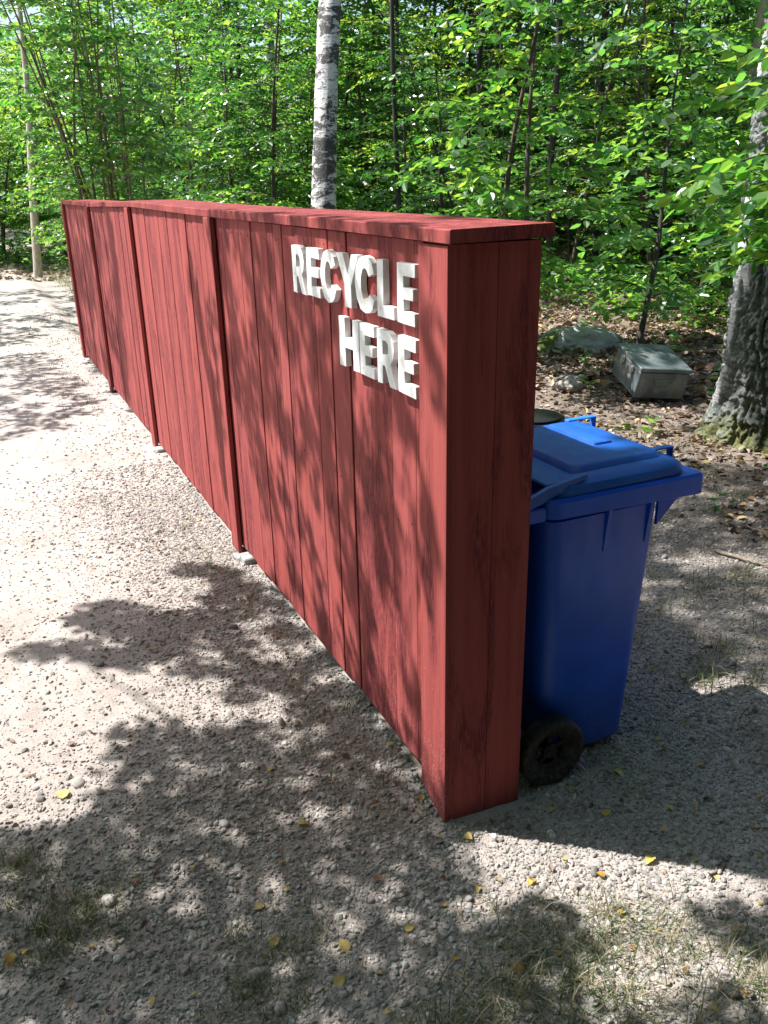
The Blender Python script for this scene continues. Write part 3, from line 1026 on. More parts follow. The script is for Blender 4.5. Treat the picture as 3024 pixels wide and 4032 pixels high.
# ---- rugged old birch at the right edge
ob = empty('birch_tree', (2.24, -3.62, -.05))
tag(ob, 'thick old birch with rugged mossy bark beside the metal crate', 'tree')
seg, n_ = 260, 420
t = np.linspace(0, 1, n_)
zz = -.12+3.6*t**1.25
a = np.arange(seg)*2*np.pi/seg
A_, Z_ = np.meshgrid(a, zz)
path_x = np.interp(zz, [-.12, .5, 1.2, 3.5], [0, .05, .14, .42]); path_y = np.interp(zz, [-.12, .5, 1.2, 3.5], [0, -.04, -.11, -.36])
R = .24-.02*np.clip(zz, 0, 3.5)
fl = .13*np.exp(-np.clip(zz, 0, 9)/.16)
lob = 1+.5*fbm(np.cos(A_)*1.6+9, np.sin(A_)*1.6, 1.0, 2, 4)
u_ = A_*R[:, None]*14
wob = fbm(A_*3, Z_*3, 1.0, 2, 60)*3
wx = np.cos(A_)*2.4; wy = np.sin(A_)*2.4
def cyln(s, zs, oc, sd):
    return fbm3(wx*s+40, wy*s+40, Z_*zs+20, oc, sd)
ridge = 1-np.abs(cyln(2.6, 9.0, 2, 41)*5.5)
ridge = np.clip(ridge, 0, 1)
crk = 1-np.abs(cyln(4.0, 26.0, 2, 47)*5)
crk = np.clip(crk, 0, 1)
smoothp = np.clip(cyln(1.3, 2.6, 3, 51)*4.0+1.00-.12*Z_, 0, 1)
bk = (.65*ridge+.35*crk)*smoothp
rr_ = R[:, None]+fl[:, None]*lob*1.2+.085*(.5-bk)+.010*cyln(9, 9, 2, 77)
V = np.stack([path_x[:, None]+rr_*np.cos(A_), path_y[:, None]+rr_*np.sin(A_), Z_], -1).reshape(-1, 3)
idx_ = np.arange(n_*seg).reshape(n_, seg); nxt = np.roll(idx_, -1, 1)
me = mesh_np('trunk', V, np.stack([idx_[:-1], nxt[:-1], nxt[1:], idx_[1:]], -1).reshape(-1, 4), OLDBIRCH, True)
at_ = me.attributes.new('bark', 'FLOAT', 'POINT'); at_.data.foreach_set('value', smoothp.ravel().astype(np.float32))
add('trunk', me, ob)
V, Fq = trunk_mesh([(.42, -.36, 3.45), (.7, -.6, 6), (.8, -.8, 10)], [.155, .12, .06], 30, 60, .06, 8)
add('upper_trunk', mesh_np('upper_trunk', V, Fq, BIRCH, True), ob)
g = make_tree(72, 5.0, 1, 30, 2.0, .06, .03, zmin=.3, up=.6, twig_gap=.12)
add('crown', mesh_np('crown', *g[1], LEAF), ob, (.8, -.7, 5.5))

# ---- pale slim trunk at the left edge, far birch, dark stems
def pole_tree(label, pts, radii, m, seed, ch=4.5, cb=1.6, base=None):
    r = empty('slender_tree', tuple(pts[0]))
    tag(r, label, 'tree')
    P = np.array(pts)-np.array(pts[0])
    P[0, 2] -= .25
    V, Fq = trunk_mesh(P, radii, 14, 60, .08, seed)
    add('trunk', mesh_np('trunk', V, Fq, m, True), r)
    g = make_tree(seed, ch, 1, 26, cb, .075, .02, zmin=.15, up=.5, twig_gap=.12)
    add('crown', mesh_np('crown', *g[1], LEAF), r, tuple(P[-1]-np.array([0, 0, 1.8])))
    return r
xq, yq, zq = at(118, 20)
pole_tree('pale bare slender trunk at the far left edge of the gravel', [(xq, yq, zq), (xq+.25, yq-.2, 1.6), (xq+.55, yq-.42, 3.4), (xq+.9, yq-.6, 6)], [.095, .075, .06, .04], PALEBARK, 81)
xq, yq, zq = at(1112, 21)
pole_tree('distant birch with pale bark left of the nearer birch', [(xq, yq, zq), (xq+.05, yq, 2), (xq+.1, yq-.1, 4), (xq+.2, yq-.2, 8)], [.13, .12, .11, .07], BIRCH_FAR, 82)
xq, yq, zq = at(1622, 12.5)
pole_tree('dark straight stem midway between birch and twin saplings', [(xq, yq, zq), (xq+.1, yq+.05, 1.5), (xq+.06, yq+.12, 3), (xq+.1, yq+.1, 7)], [.036, .033, .030, .022], DARKBARK, 83)
xq, yq, zq = at(2990, 14)
pole_tree('pale trunk high in the far right corner of the wood', [(xq, yq, zq), (xq+.1, yq, 2), (xq+.15, yq-.1, 4.5), (xq+.2, yq-.2, 8)], [.15, .14, .12, .08], PALEBARK, 84)

# ---- prominent saplings
g = make_tree(101, 3.6, 1, 46, 1.25, .105, .028, path=([0, .2, .35, .7, 1], [0, .03, .12, .50, .95], [0, -.10, -.27, -.62, -1.15], [-.15, .4, .95, 2.0, 3.8]), zmin=.20, twig_gap=.10, up=.35, top_taper=.45)
tree_obj('sapling', 'leaning dark-stemmed sapling with broad leaves rising behind the metal crate', 'sapling', g, (4.50, -4.50, .02), 0, DARKBARK, LEAF2)
g = make_tree(102, 4.2, 2, 52, 1.15, .095, .028, zmin=.16, twig_gap=.09, up=.4, fan=.03, top_taper=.5)
tree_obj('sapling', 'sapling with twin upright stems just beyond the near end of the fence', 'sapling', g, at(2130, 7.8), .4, BARK, LEAF)
g = make_tree(103, 4.6, 12, 110, 1.1, .085, .017, zmin=.30, twig_gap=.10, up=.5, fan=.13, lean=(.0, .10), top_taper=.4)
tree_obj('hazel_bush', 'many-stemmed hazel fanning out above the far part of the fence', 'bush', g, (8.75, -.62, -.05), 0, TANBARK, LEAF)
g = make_tree(104, 4.4, 8, 72, 1.1, .085, .017, zmin=.25, twig_gap=.09, up=.5, fan=.16, lean=(0, .10), top_taper=.4)
tree_obj('hazel_bush', 'hazel with tan stems and open crown rising behind the far fence end', 'bush', g, (10.2, -1.0, -.05), 0, TANBARK, LEAF4)

g = make_tree(105, 3.9, 2, 110, 1.0, .105, .020, zmin=.36, twig_gap=.085, up=.35, fan=.12, top_taper=.3)
tree_obj('sapling', 'broad-leaved sapling whose twigs hang in front of the old birch', 'sapling', g, (1.66, -3.42, -.05), .7, DARKBARK, LEAF)
# ---- the wood behind: a few models copied many times
models = []
for i, (H, st, nb, bl, lf) in enumerate([(3.4, 1, 44, 1.15, .095), (3.0, 3, 52, 1.0, .060), (4.4, 1, 54, 1.5, .085), (2.2, 2, 40, .95, .105), (5.2, 2, 66, 1.7, .072), (6.5, 1, 62, 2.1, .115)]):
    g = make_tree(200+i, H, st, nb, bl, lf, .02+.004*H, zmin=.06 if H < 4 else .14, twig_gap=.095 if H < 5 else .13, up=.38, top_taper=.55)
    models.append((H, g))
rs = np.random.default_rng(42)
spots = []
ORD = ['leftmost', 'second', 'third', 'fourth', 'fifth', 'sixth', 'seventh', 'eighth', 'ninth', 'tenth', 'eleventh', 'twelfth', 'thirteenth', 'fourteenth', 'fifteenth', 'sixteenth', 'seventeenth', 'eighteenth']
def scatter(n_, d0, d1, p0, p1, ids, gap):
    tries = 0; k = 0
    while k < n_ and tries < n_*40:
        tries += 1
        d = rs.uniform(d0, d1); px = rs.uniform(p0, p1)
        x_, y_ = polar(px, d)
        if y_ > -2.6 and x_ < 15: continue
        if y_ > -1.0 and x_ < 21: continue
        if x_ < 5.6 and y_ > -5.3: continue
        if x_ < 9.3 and y_ > -6.4 and px > 2050: continue
        cr_ = (x_-6.1)*.766-(y_+5.6)*.643; al_ = (x_-6.1)*.643+(y_+5.6)*.766
        if abs(cr_) < 1.7 and -1.0 < al_ < 5.5: continue
        if any((x_-a)**2+(y_-b_)**2 < gap**2 for a, b_, _, _ in spots): continue
        spots.append((x_, y_, int(rs.choice(ids)), d)); k += 1
scatter(26, 8.3, 11.5, 500, 3300, [0, 1, 3, 3], .85)
scatter(46, 11.5, 17, -200, 3500, [0, 1, 2, 3, 4], 1.05)
scatter(80, 17, 27, -500, 3800, [1, 2, 3, 4, 5, 5], 1.15)
scatter(60, 27, 44, -600, 3900, [2, 4, 5], 1.8)
LAB = {0: ('young_tree', 'single-stemmed young tree with layered green leaves, one of many in the wood', 'tree', 'single-stemmed young trees of the wood'),
       1: ('bushy_tree', 'bushy three-stemmed young tree, one of many in the green wood', 'tree', 'three-stemmed young trees of the wood'),
       2: ('tall_sapling', 'taller slim tree with spreading leafy branches, one of many in the wood', 'tree', 'taller slim trees of the wood'),
       3: ('low_shrub', 'low leafy shrub of the undergrowth, one of many in the wood', 'shrub', 'low shrubs of the wood'),
       4: ('forked_tree', 'fork-stemmed leafy tree, one of many deep in the wood', 'tree', 'fork-stemmed trees of the wood'),
       5: ('tall_tree', 'tall leafy tree standing far back, one of many deep in the wood', 'tree', 'tall trees far back in the wood')}
first_row = {}
for i_, (x_, y_, k, d) in enumerate(spots):
    if d < 13.2: first_row.setdefault(k, []).append((-math.atan2(y_-CAM[1], x_-CAM[0]), i_))
row_label = {}
KIND = {0: 'single-stemmed young tree', 1: 'bushy three-stemmed young tree', 2: 'tall slim sapling', 3: 'low leafy shrub', 4: 'fork-stemmed tree', 5: 'tall tree'}
for k, v in first_row.items():
    v.sort()
    for r_, (_, i_) in enumerate(v[:18]):
        row_label[i_] = ORD[r_]+(' ' if r_ == 0 else ' '+KIND[k]+' from the left ' if r_ else '')+(KIND[k]+' ' if r_ == 0 else '')+'in the front row of the wood'
protos = {}
for i_, (x_, y_, k, d) in enumerate(spots):
    nm, lb, ct, gp = LAB[k]
    z_ = float(terrain(x_, y_, False))
    rz = rs.uniform(0, 6.28); sc = rs.uniform(.85, 1.15)
    if k not in protos:
        protos[k] = tree_obj(nm, row_label.get(i_, lb), ct, models[k][1], (x_, y_, z_), rz, [BARK, DARKBARK][k % 2], [LEAF, LEAF2][k in (1, 4)], gp, sc)
    else:
        set_crown(copy_tree(protos[k], (x_, y_, z_), rz, sc, row_label.get(i_, lb)), [LEAF, LEAF2, LEAF3, LEAF, LEAF4][int(rs.integers(5))])
# the clearing is ringed by more unseen trees on the viewpoint's side, which dim the fence end
rsb = np.random.default_rng(4); dark = {}
for i in range(92):
    a = RD(112+(i % 23)*134/22+rsb.uniform(-3, 3)); d_ = (rsb.uniform(4.6, 6.2), rsb.uniform(6.6, 8), rsb.uniform(8.3, 10), rsb.uniform(4.2, 5.6))[i//23]
    x_, y_ = -1.0+d_*math.cos(a), 1.2+d_*math.sin(a)
    if y_ > 2.2 and x_ > -1.2: continue
    k = (5 if i % 2 else 4) if i < 69 else (0 if i % 2 else 3)
    t_ = copy_tree(protos[k], (x_, y_, -.1), rsb.uniform(0, 6.28), rsb.uniform(1.35, 1.7), 'broad leafy tree closing the clearing behind the viewer, one of a ring', 'trees ringing the clearing behind the viewer')
    for ch in t_.children:
        if ch.name.startswith('crown'):
            if k not in dark: dark[k] = ch.data.copy(); dark[k].materials[0] = DARKLEAF
            ch.data = dark[k]
# bare dark stems among them
rs2 = np.random.default_rng(9)
V, Fq = tubes([(np.array([(0, 0, -.3), (.05, .02, 1.5), (.02, -.05, 3), (.1, .04, 5), (.16, .08, 8)]), np.array([.042, .038, .034, .028, .016]))], 8)
stem_me = mesh_np('stem', V, Fq, DARKBARK, True)
g = make_tree(300, 4.5, 1, 60, 2.3, .11, .02, zmin=.05, twig_gap=.13, up=.4)
crown_me = mesh_np('crown', *g[1], LEAF)
k = 0
while k < 30:
    d = rs2.uniform(8.5, 26); px = rs2.uniform(-200, 3300)
    x_, y_ = polar(px, d)
    if y_ > -2.6 and x_ < 20: continue
    if (x_ < 6.8 and y_ > -6.8) or (x_ < 11 and y_ > -5.2): continue
    k += 1
    r = empty('thin_tree', (x_, y_, float(terrain(x_, y_, False))), rs2.uniform(0, 6))
    s_ = rs2.uniform(.8, 1.5)
    r.scale = (s_, s_, 1)
    tag(r, 'thin dark-stemmed tree with leaves only high up, one of many in the wood', 'tree', 'thin dark stems of the wood')
    add('trunk', stem_me, r); add('crown', crown_me, r, (.1, .05, 4.6))

# ---- far wood as one mass
def far_wood():
    rs3 = np.random.default_rng(77)
    n_ = 110000
    d = rs3.uniform(42, 66, n_); px = rs3.uniform(-1200, 4300, n_)
    aa = YAW-np.arctan((px-1512)*.9324/F_PX)
    x_ = CAM[0]+d*np.cos(aa); y_ = CAM[1]+d*np.sin(aa)
    z_ = terrain(x_, y_, False)+rs3.random(n_)**1.3*13
    keep = fbm(x_*.35+z_*.3, y_*.35-z_*.5, 1.0, 3, 12) > (-.30+.046*z_)
    P = np.stack([x_, y_, z_], -1)[keep]; m_ = len(P)
    az = rs3.uniform(0, 6.28, m_)
    D = np.stack([np.cos(az), np.sin(az), rs3.normal(-.2, .3, m_)], -1)
    U = np.array([0, 0, 1.])+rs3.normal(0, .5, (m_, 3))
    V, Fq = leaves_np(P, D, U, rs3.uniform(.28, .6, m_), 1.1, .1, rs3)
    o = add('forest', mesh_np('forest', V, Fq, LEAF))
    tag(o, 'far-off mass of green woodland foliage behind the nearer trees', 'forest', None, 'stuff')
far_wood()

# ------------------------------------------------------------------ shade trees off to the left (they cast the dappled shadows)
def inpoly(P, poly):
    x_, y_ = P[:, 0], P[:, 1]
    r = np.zeros(len(P), bool); n_ = len(poly); j = n_-1
    for i in range(n_):
        xi, yi = poly[i]; xj, yj = poly[j]
        c = ((yi > y_) != (yj > y_)) & (x_ < (xj-xi)*(y_-yi)/(yj-yi+1e-12)+xi)
        r ^= c; j = i
    return r

def fill(rs, poly, gap, holes=(), keep=1.0, margin=0.0):
    poly = np.array(poly)
    lo = poly.min(0); hi = poly.max(0)
    n_ = int((hi-lo).prod()/gap**2*6)+10
    C = lo+rs.random((n_, 2))*(hi-lo)
    C = C[inpoly(C, poly)]
    for h in holes:
        C = C[np.hypot(C[:, 0]-h[0], C[:, 1]-h[1]) > h[2]]
    out = []
    for c in C:
        if all((c[0]-q[0])**2+(c[1]-q[1])**2 > gap**2 for q in out): out.append(c)
    out = np.array(out).reshape(-1, 2)
    return out[rs.random(len(out)) < keep]

def shade_tree(label, base, targets, seed, trunk_top, t0=3.4, t1=5.8, nleaf=22, rad=.085, leafL=.062, cat='tree'):
    """targets: (n,3) points to be shaded; leafy sprays sit up-sun of them, joined by boughs to one trunk"""
    rs = np.random.default_rng(seed)
    T = np.asarray(targets, float)
    tt = rs.uniform(t0, t1, len(T))
    # neighbouring sprays share a height so that boughs form
    cell = fbm(T[:, 0]*1.7, T[:, 1]*1.7+T[:, 2]*1.7, 1.0, 2, seed)
    tt = .5*tt+.5*(t0+(t1-t0)*np.clip(cell*1.6+.5, 0, 1))
    C = T+tt[:, None]*SUN
    base = np.array(base, float)
    root = empty('shade_tree', tuple(base))
    tag(root, label, cat)
    top = np.array(trunk_top, float)
    n_ = 12; s = np.linspace(0, 1, n_)
    trunk = base+(top-base)*s[:, None]
    trunk[:, 0] += .08*np.sin(s*5)
    nodes = [trunk[i] for i in range(5, n_)]
    paths = [(trunk-base, .12*(1-.6*s))]
    order = np.argsort(np.linalg.norm(C-top, axis=1))
    for i in order:
        c = C[i]
        A = np.array(nodes)
        k = int(np.argmin(np.linalg.norm(A-c, axis=1)+.15*np.linalg.norm(A-top, axis=1)))
        a_ = A[k]
        L_ = np.linalg.norm(c-a_)
        m_ = 5; u = np.linspace(0, 1, m_)
        B = a_+(c-a_)*u[:, None]
        B[:, 2] += .08*L_*np.sin(u*np.pi)
        r0 = .004+.006*min(L_, 2)
        paths.append((B-base, np.linspace(r0, .003, m_)))
        nodes.append(c)
        if L_ > .4: nodes.append(B[2]); nodes.append(B[3])
    V, Fq = tubes(paths, 5)
    add('trunk', mesh_np('trunk', V, Fq, BARK, True), root)
    n2 = len(C)*nleaf
    ctr = np.repeat(C, nleaf, 0)
    off = rs.normal(0, 1, (n2, 3)); off *= (rad*rs.random(n2)**.4/ (np.linalg.norm(off, axis=1)+1e-9))[:, None]
    P = ctr+off*np.array([1, 1, .6])
    az = rs.uniform(0, 6.28, n2)
    D = np.stack([np.cos(az), np.sin(az), rs.normal(-.2, .3, n2)], -1)
    U = np.array([0, 0, 1.])+rs.normal(0, .4, (n2, 3))
    V, Fq = leaves_np(P-D*leafL*.5-base, D, U, leafL*rs.uniform(.7, 1.15, n2), 1.1, .1, rs)
    add('crown', mesh_np('crown', V, Fq, LEAF), root)

def G(pts, z=-.07):
    pts = np.asarray(pts).reshape(-1, 2)
    return np.column_stack([pts, np.full(len(pts), z)])
def WL(pts):
    pts = np.asarray(pts).reshape(-1, 2)
    return np.column_stack([pts[:, 0], np.zeros(len(pts)), pts[:, 1]])
def line(pts, gap=.06):
    out = []
    for (a, b_), (c, d) in zip(pts[:-1], pts[1:]):
        L_ = math.hypot(c-a, d-b_); k = max(1, int(L_/gap))
        for i in range(k): out.append((a+(c-a)*i/k, b_+(d-b_)*i/k))
    out.append(pts[-1])
    return np.array(out)
rs4 = np.random.default_rng(8)
T1 = [G(line([(1.48, .98), (1.40, .82), (1.22, .62)])), G(line([(1.66, .78), (1.52, .66), (1.34, .52)])), G(line([(1.74, .70), (1.56, .50), (1.42, .36)])),
      G(line([(1.95, .26), (1.84, .14), (1.6, .10)])),
      G(fill(rs4, [(1.46, .46), (1.72, .14), (1.62, .03), (1.15, .0), (.66, .0), (.31, .02), (.46, .16), (.69, .27), (.99, .42), (1.30, .66)], .085, [(1.32, .13, .09), (1.0, .12, .07), (.78, .08, .05), (1.15, .33, .05)], .85)),
      G(fill(rs4, [(.86, .76), (.74, .66), (.62, .52), (.66, .37), (.50, .24), (.34, .06), (.05, .04), (-.10, .06), (-.55, .3), (-.9, 1.4), (.33, 1.35), (.38, 1.08), (.35, .95), (.56, .83), (.66, .74)], .088,
             [(.44, .62, .085), (.17, .37, .09), (.12, .55, .04), (.30, .72, .05), (-.12, .42, .05), (.05, .24, .05), (-.27, .24, .07), (.33, .40, .02)], 1.0))]
T1.append(G(fill(rs4, [(-.34, .02), (-.37, -.08), (-.50, -.20), (-.60, -.50), (-.80, -.80), (-1.2, -.5), (-.95, .3), (-.5, .3)], .085, [(-.46, -.13, .09), (-.68, -.38, .09), (-.64, -.16, .06), (-.80, -.3, .07), (-.55, .12, .06), (-.42, -.02, .03), (-.9, 0, .06)], .72)))
W_ = [WL(fill(rs4, [(.02, 1.55), (1.25, 1.55), (1.95, 1.5), (2.0, .9), (1.6, .25), (.95, .45), (.35, .9), (.02, 1.0)], .092, [(.55, 1.38, .10), (.95, 1.38, .12), (.2, 1.22, .10), (.36, 1.18, .08), (.6, 1.2, .09), (1.2, 1.05, .07), (.75, .95, .07), (1.5, .7, .08), (.15, 1.40, .06), (1.7, 1.2, .1)], .52)),
      WL(fill(rs4, [(.02, .95), (.4, .85), (.95, .5), (1.3, .1), (.8, -.1), (.02, -.1)], .10, [(.25, .75, .10), (.08, .6, .06), (.5, .5, .10), (.3, .3, .08), (.7, .25, .08)], .42)),
      WL(line([(2.55, 1.2), (2.45, .95), (2.30, .6), (2.25, .25)], .06)), WL(line([(2.2, 1.0), (2.15, .5)], .09))]
shade_tree('leafy tree out on the open side, shading the gravel below the fence', (.9, 4.3, -.1), np.concatenate(T1), 5, (1.4, 4.2, 4.2), t0=2.8, t1=4.6, nleaf=38, rad=.095)
shade_tree('slimmer tree beside it, dappling the boards around the lettering', (2.4, 4.6, -.1), np.concatenate(W_), 15, (2.4, 3.9, 4.9), t0=2.7, t1=4.3, nleaf=20)
T2 = [WL(fill(rs4, [(7.8, 1.5), (5.9, 1.5), (5.9, 0), (7.8, 0)], .12, (), .5)), WL(fill(rs4, [(5.85, 1.5), (4.75, 1.5), (5.15, 0), (5.85, 0)], .12, (), .3)),
      WL(line([(4.9, 1.4), (5.05, .8), (5.2, .1)], .07)),
      G(fill(rs4, [(6.9, .2), (5.0, .2), (4.7, 1.3), (5.2, 2.2), (7.6, 2.4), (8.3, .4)], .14, [(5.6, .55, .14), (6.4, .8, .16), (6.9, 1.4, .2), (5.2, 1.2, .1), (7.3, .7, .15)], .75))]
shade_tree('tree on the open side halfway along the fence', (7.6, 6.0, -.1), np.concatenate(T2), 6, (8.2, 5.2, 4.4), nleaf=18, rad=.12, leafL=.085)
T3 = [G(fill(rs4, [(9.5, -.6), (8.4, 1.6), (9.5, 3.0), (14.5, 3.0), (14.6, -1.4), (11, -1.6)], .24, [(10.4, .4, .3), (12.3, .2, .4), (13.2, 1.4, .35), (11.2, 1.3, .25)], .7))]
shade_tree('tree shading the far end of the gravel track', (12.5, 8.0, -.1), np.concatenate(T3), 7, (13.0, 6.4, 5.0), nleaf=22, rad=.2, leafL=.13)
T4 = [np.array([(2.2+.14*math.cos(q_*2.1), -3.45+.14*math.sin(q_*2.1), .2+.055*q_) for q_ in range(56)]),
      G(fill(rs4, [(2.6, -2.6), (2.6, -3.6), (3.4, -4.2), (4.2, -3.8), (3.4, -2.7)], .2, [(3.3, -3.3, .12), (2.9, -3.1, .12)], .5), .1),
      G(fill(rs4, [(.3, -1.35), (.8, -1.15), (1.5, -1.5), (2.2, -2.6), (1.6, -3.4), (-.1, -2.9), (-.3, -1.7)], .125, [(1.08, -1.95, .14), (.85, -2.15, .13), (.10, -1.25, .13), (-.08, -1.3, .1), (1.7, -2.5, .15)], .95), -.05),
      G(fill(rs4, [(.25, -1.25), (-.05, -1.5), (-.6, -1.3), (-.5, -.95), (0, -1.35)], .12, (), .5))]
shade_tree('tree near the open side whose high crown reaches over the fence', (-.4, 5.6, -.1), np.concatenate(T4), 8, (1.8, 3.6, 6.6), t0=6.6, t1=8.5, nleaf=26, rad=.13, leafL=.085)

T5 = [G(fill(rs4, [(-.85, 1.5), (1.0, 1.7), (1.3, 4.2), (-5.5, 4.6), (-5.8, -2.6), (-1.7, -2.3), (-1.15, -.6)], .26, (), .97))]  # canopy added out of view to keep sunlit ground from lighting the fence end
shade_tree('wide-crowned tree just behind the viewer, shading the ground there', (-3.6, 3.4, -.1), np.concatenate(T5), 9, (-2.6, 3.0, 4.2), t0=4.4, t1=6.0, nleaf=44, rad=.24, leafL=.13)

# ------------------------------------------------------------------ rocks
def rock(name, label, loc, size, seed, m=ROCK, cat='rock', group=None):
    bm = bmesh.new()
    bmesh.ops.create_icosphere(bm, subdivisions=5, radius=1)
    V = np.array([v.co[:] for v in bm.verts])
    n1 = fbm(V[:, 0]*1.3+V[:, 2]*.9+seed, V[:, 1]*1.3-V[:, 2]*1.1, 1.0, 4, seed)
    n2 = fbm(V[:, 0]*5+V[:, 2]*4, V[:, 1]*5-V[:, 2]*4+seed, 1.0, 3, seed+5)
    k = 1+.75*n1+.12*n2
    for v, kk in zip(bm.verts, k): v.co = Vector((v.co.x*size[0]*kk, v.co.y*size[1]*kk, v.co.z*size[2]*kk))
    o = bm_obj(name, bm, m, None, True, loc)
    tag(o, label, cat, group)
    return o
rock('boulder', 'mossy grey boulder in the leaf litter right of the fence end', (5.05, -4.22, .02), (.42, .46, .26), 3)
rock('stone', 'pale rounded stone in the litter left of the crate', (3.81, -3.26, .06), (.09, .11, .07), 8, STONE, 'stone')

# ------------------------------------------------------------------ gravel
def visible_xy(n_, rs, dmin, dmax, pw=1.0):
    """spread points over the wedge of ground in front of the camera, denser near it"""
    d = dmin+(dmax-dmin)*rs.random(n_)**pw
    a_ = YAW+rs.uniform(-1, 1, n_)*np.interp(d, [1, 2.5, 5], [1.5, 1.0, .72])*rs.uniform(.8, 1.0, n_)
    return CAM[0]+d*np.cos(a_), CAM[1]+d*np.sin(a_), d

def blocked(x_, y_):
    return (x_ > -.03) & (x_ < 7.9) & (y_ > -.25) & (y_ < -.012)

ICO = bmesh.new(); bmesh.ops.create_icosphere(ICO, subdivisions=1, radius=1)
I1V = np.array([v.co[:] for v in ICO.verts]); I1F = np.array([[v.index for v in f.verts] for f in ICO.faces]); ICO.free()
ICO = bmesh.new(); bmesh.ops.create_icosphere(ICO, subdivisions=2, radius=1)
I2V = np.array([v.co[:] for v in ICO.verts]); I2F = np.array([[v.index for v in f.verts] for f in ICO.faces]); ICO.free()
def stones(rs, x_, y_, r, TV, TF, rough=.22, sink=.35):
    n_ = len(x_)
    q = rs.normal(0, 1, (n_, 4)); q /= np.linalg.norm(q, axis=1)[:, None]
    w_, a_, b_, c_ = q.T
    Rm = np.stack([1-2*(b_*b_+c_*c_), 2*(a_*b_-w_*c_), 2*(a_*c_+w_*b_), 2*(a_*b_+w_*c_), 1-2*(a_*a_+c_*c_), 2*(b_*c_-w_*a_), 2*(a_*c_-w_*b_), 2*(b_*c_+w_*a_), 1-2*(a_*a_+b_*b_)], -1).reshape(-1, 3, 3)
    S_ = np.stack([rs.uniform(.9, 1.35, n_), rs.uniform(.7, 1.05, n_), rs.uniform(.45, .85, n_)], -1)
    base = TV[None]*(1+rs.uniform(-rough, rough, (n_, len(TV), 1)))*S_[:, None]
    P = np.einsum('nij,nkj->nki', Rm, base)*r[:, None, None]
    P[..., 2] *= .8
    z_ = terrain(x_, y_)+r*(.5-sink)
    P += np.stack([x_, y_, z_], -1)[:, None]
    Fq = TF[None]+(np.arange(n_)*len(TV))[:, None, None]
    return P.reshape(-1, 3), Fq.reshape(-1, 3)
def gdens(x_, y_):
    """more stones beside the fence, on the near ground and behind; a smoother driven strip further left"""
    dd = .20-.12*ss(y_, .35, .9)+1.0*np.exp(-(np.abs(y_)/.45)**2)+.7*ss(-x_, -1.1, .3)+1.0*(y_ < -.2)
    nz = fbm(x_, y_, 1.6, 3, 90)+.5
    dd = dd*(.45+1.3*nz)
    dd = dd*(1-.75*ss(-y_, 1.7, 2.6))
    return np.clip(dd, 0, 1)
rs5 = np.random.default_rng(31)
def gravel(n_, dmin, dmax, r0, r1, T, rough, pw, name, label):
    x_, y_, d = visible_xy(n_, rs5, dmin, dmax, pw)
    k = (rs5.random(n_) < gdens(x_, y_)) & ~blocked(x_, y_)
    x_, y_, d = x_[k], y_[k], d[k]
    r = r0*np.exp(rs5.random(len(x_))**2.2*math.log(r1/r0))
    V, Fq = stones(rs5, x_, y_, r, *T, rough)
    o = add(name, mesh_np(name, V, Fq, PEB, False))
    tag(o, label, 'gravel', None, 'stuff')
gravel(300000, .9, 5.0, .0024, .0062, (I1V, I1F), .26, .85, 'fine_gravel', 'fine grey and beige gravel strewn over the sandy track')
gravel(84000, .9, 5.5, .0042, .0115, (I2V, I2F), .17, .85, 'gravel', 'coarser rounded gravel stones lying on the sand')
gravel(60000, 4.2, 14, .0045, .013, (I1V, I1F), .22, 1.0, 'distant_gravel', 'gravel on the track further along the fence')
x_, y_, d = visible_xy(110, rs5, 1.0, 4.5, .8)
k = (rs5.random(110) < gdens(x_, y_)) & ~blocked(x_, y_)
V, Fq = stones(rs5, x_[k], y_[k], rs5.uniform(.013, .022, k.sum()), I2V, I2F, .12, .3)
tag(add('pebbles', mesh_np('pebbles', V, Fq, PEB, True)), 'larger loose pebbles scattered on the gravel', 'pebbles', None, 'stuff')

# ------------------------------------------------------------------ grass
def blades(rs, x_, y_, h, flat=.5, wdt=.0022):
    n_ = len(x_); m_ = 5
    az = rs.uniform(0, 6.28, n_)
    lean = rs.uniform(.25, 1.3, n_)*(.6+flat)
    t_ = np.linspace(0, 1, m_)
    ang = lean[:, None]*(.35+t_[None]*1.0)
    ds = h[:, None]/(m_-1)
    hx = np.concatenate([np.zeros((n_, 1)), np.cumsum(np.sin(ang[:, 1:])*ds, 1)], 1)
    hz = np.concatenate([np.zeros((n_, 1)), np.cumsum(np.cos(ang[:, 1:])*ds, 1)], 1)
    hz = np.maximum(hz, .002+.004*t_[None])
    zg = terrain(x_, y_)-.004
    cx_ = x_[:, None]+hx*np.cos(az)[:, None]; cy_ = y_[:, None]+hx*np.sin(az)[:, None]
    cz_ = zg[:, None]+hz
    wv = wdt*rs.uniform(.5, 1.2, n_)[:, None]*(1-t_[None]**1.5*.9)
    px_, py_ = -np.sin(az)[:, None], np.cos(az)[:, None]
    L_ = np.stack([cx_-px_*wv, cy_-py_*wv, cz_], -1); R_ = np.stack([cx_+px_*wv, cy_+py_*wv, cz_+wv*.6], -1)
    V = np.stack([L_, R_], 2).reshape(n_, m_*2, 3)
    f = np.array([[2*i, 2*i+1, 2*i+3, 2*i+2] for i in range(m_-1)])
    Fq = f[None]+(np.arange(n_)*m_*2)[:, None, None]
    return V.reshape(-1, 3), Fq.reshape(-1, 4)
def tufts(rs, centers, per, spread, h0, h1, flat=.5, w=.0022):
    C = np.repeat(np.asarray(centers), per, 0)
    P = C+rs.normal(0, spread, C.shape)
    k = ~blocked(P[:, 0], P[:, 1])
    P = P[k]
    return blades(rs, P[:, 0], P[:, 1], rs.uniform(h0, h1, len(P)), flat, w)
rs6 = np.random.default_rng(55)
parts = []
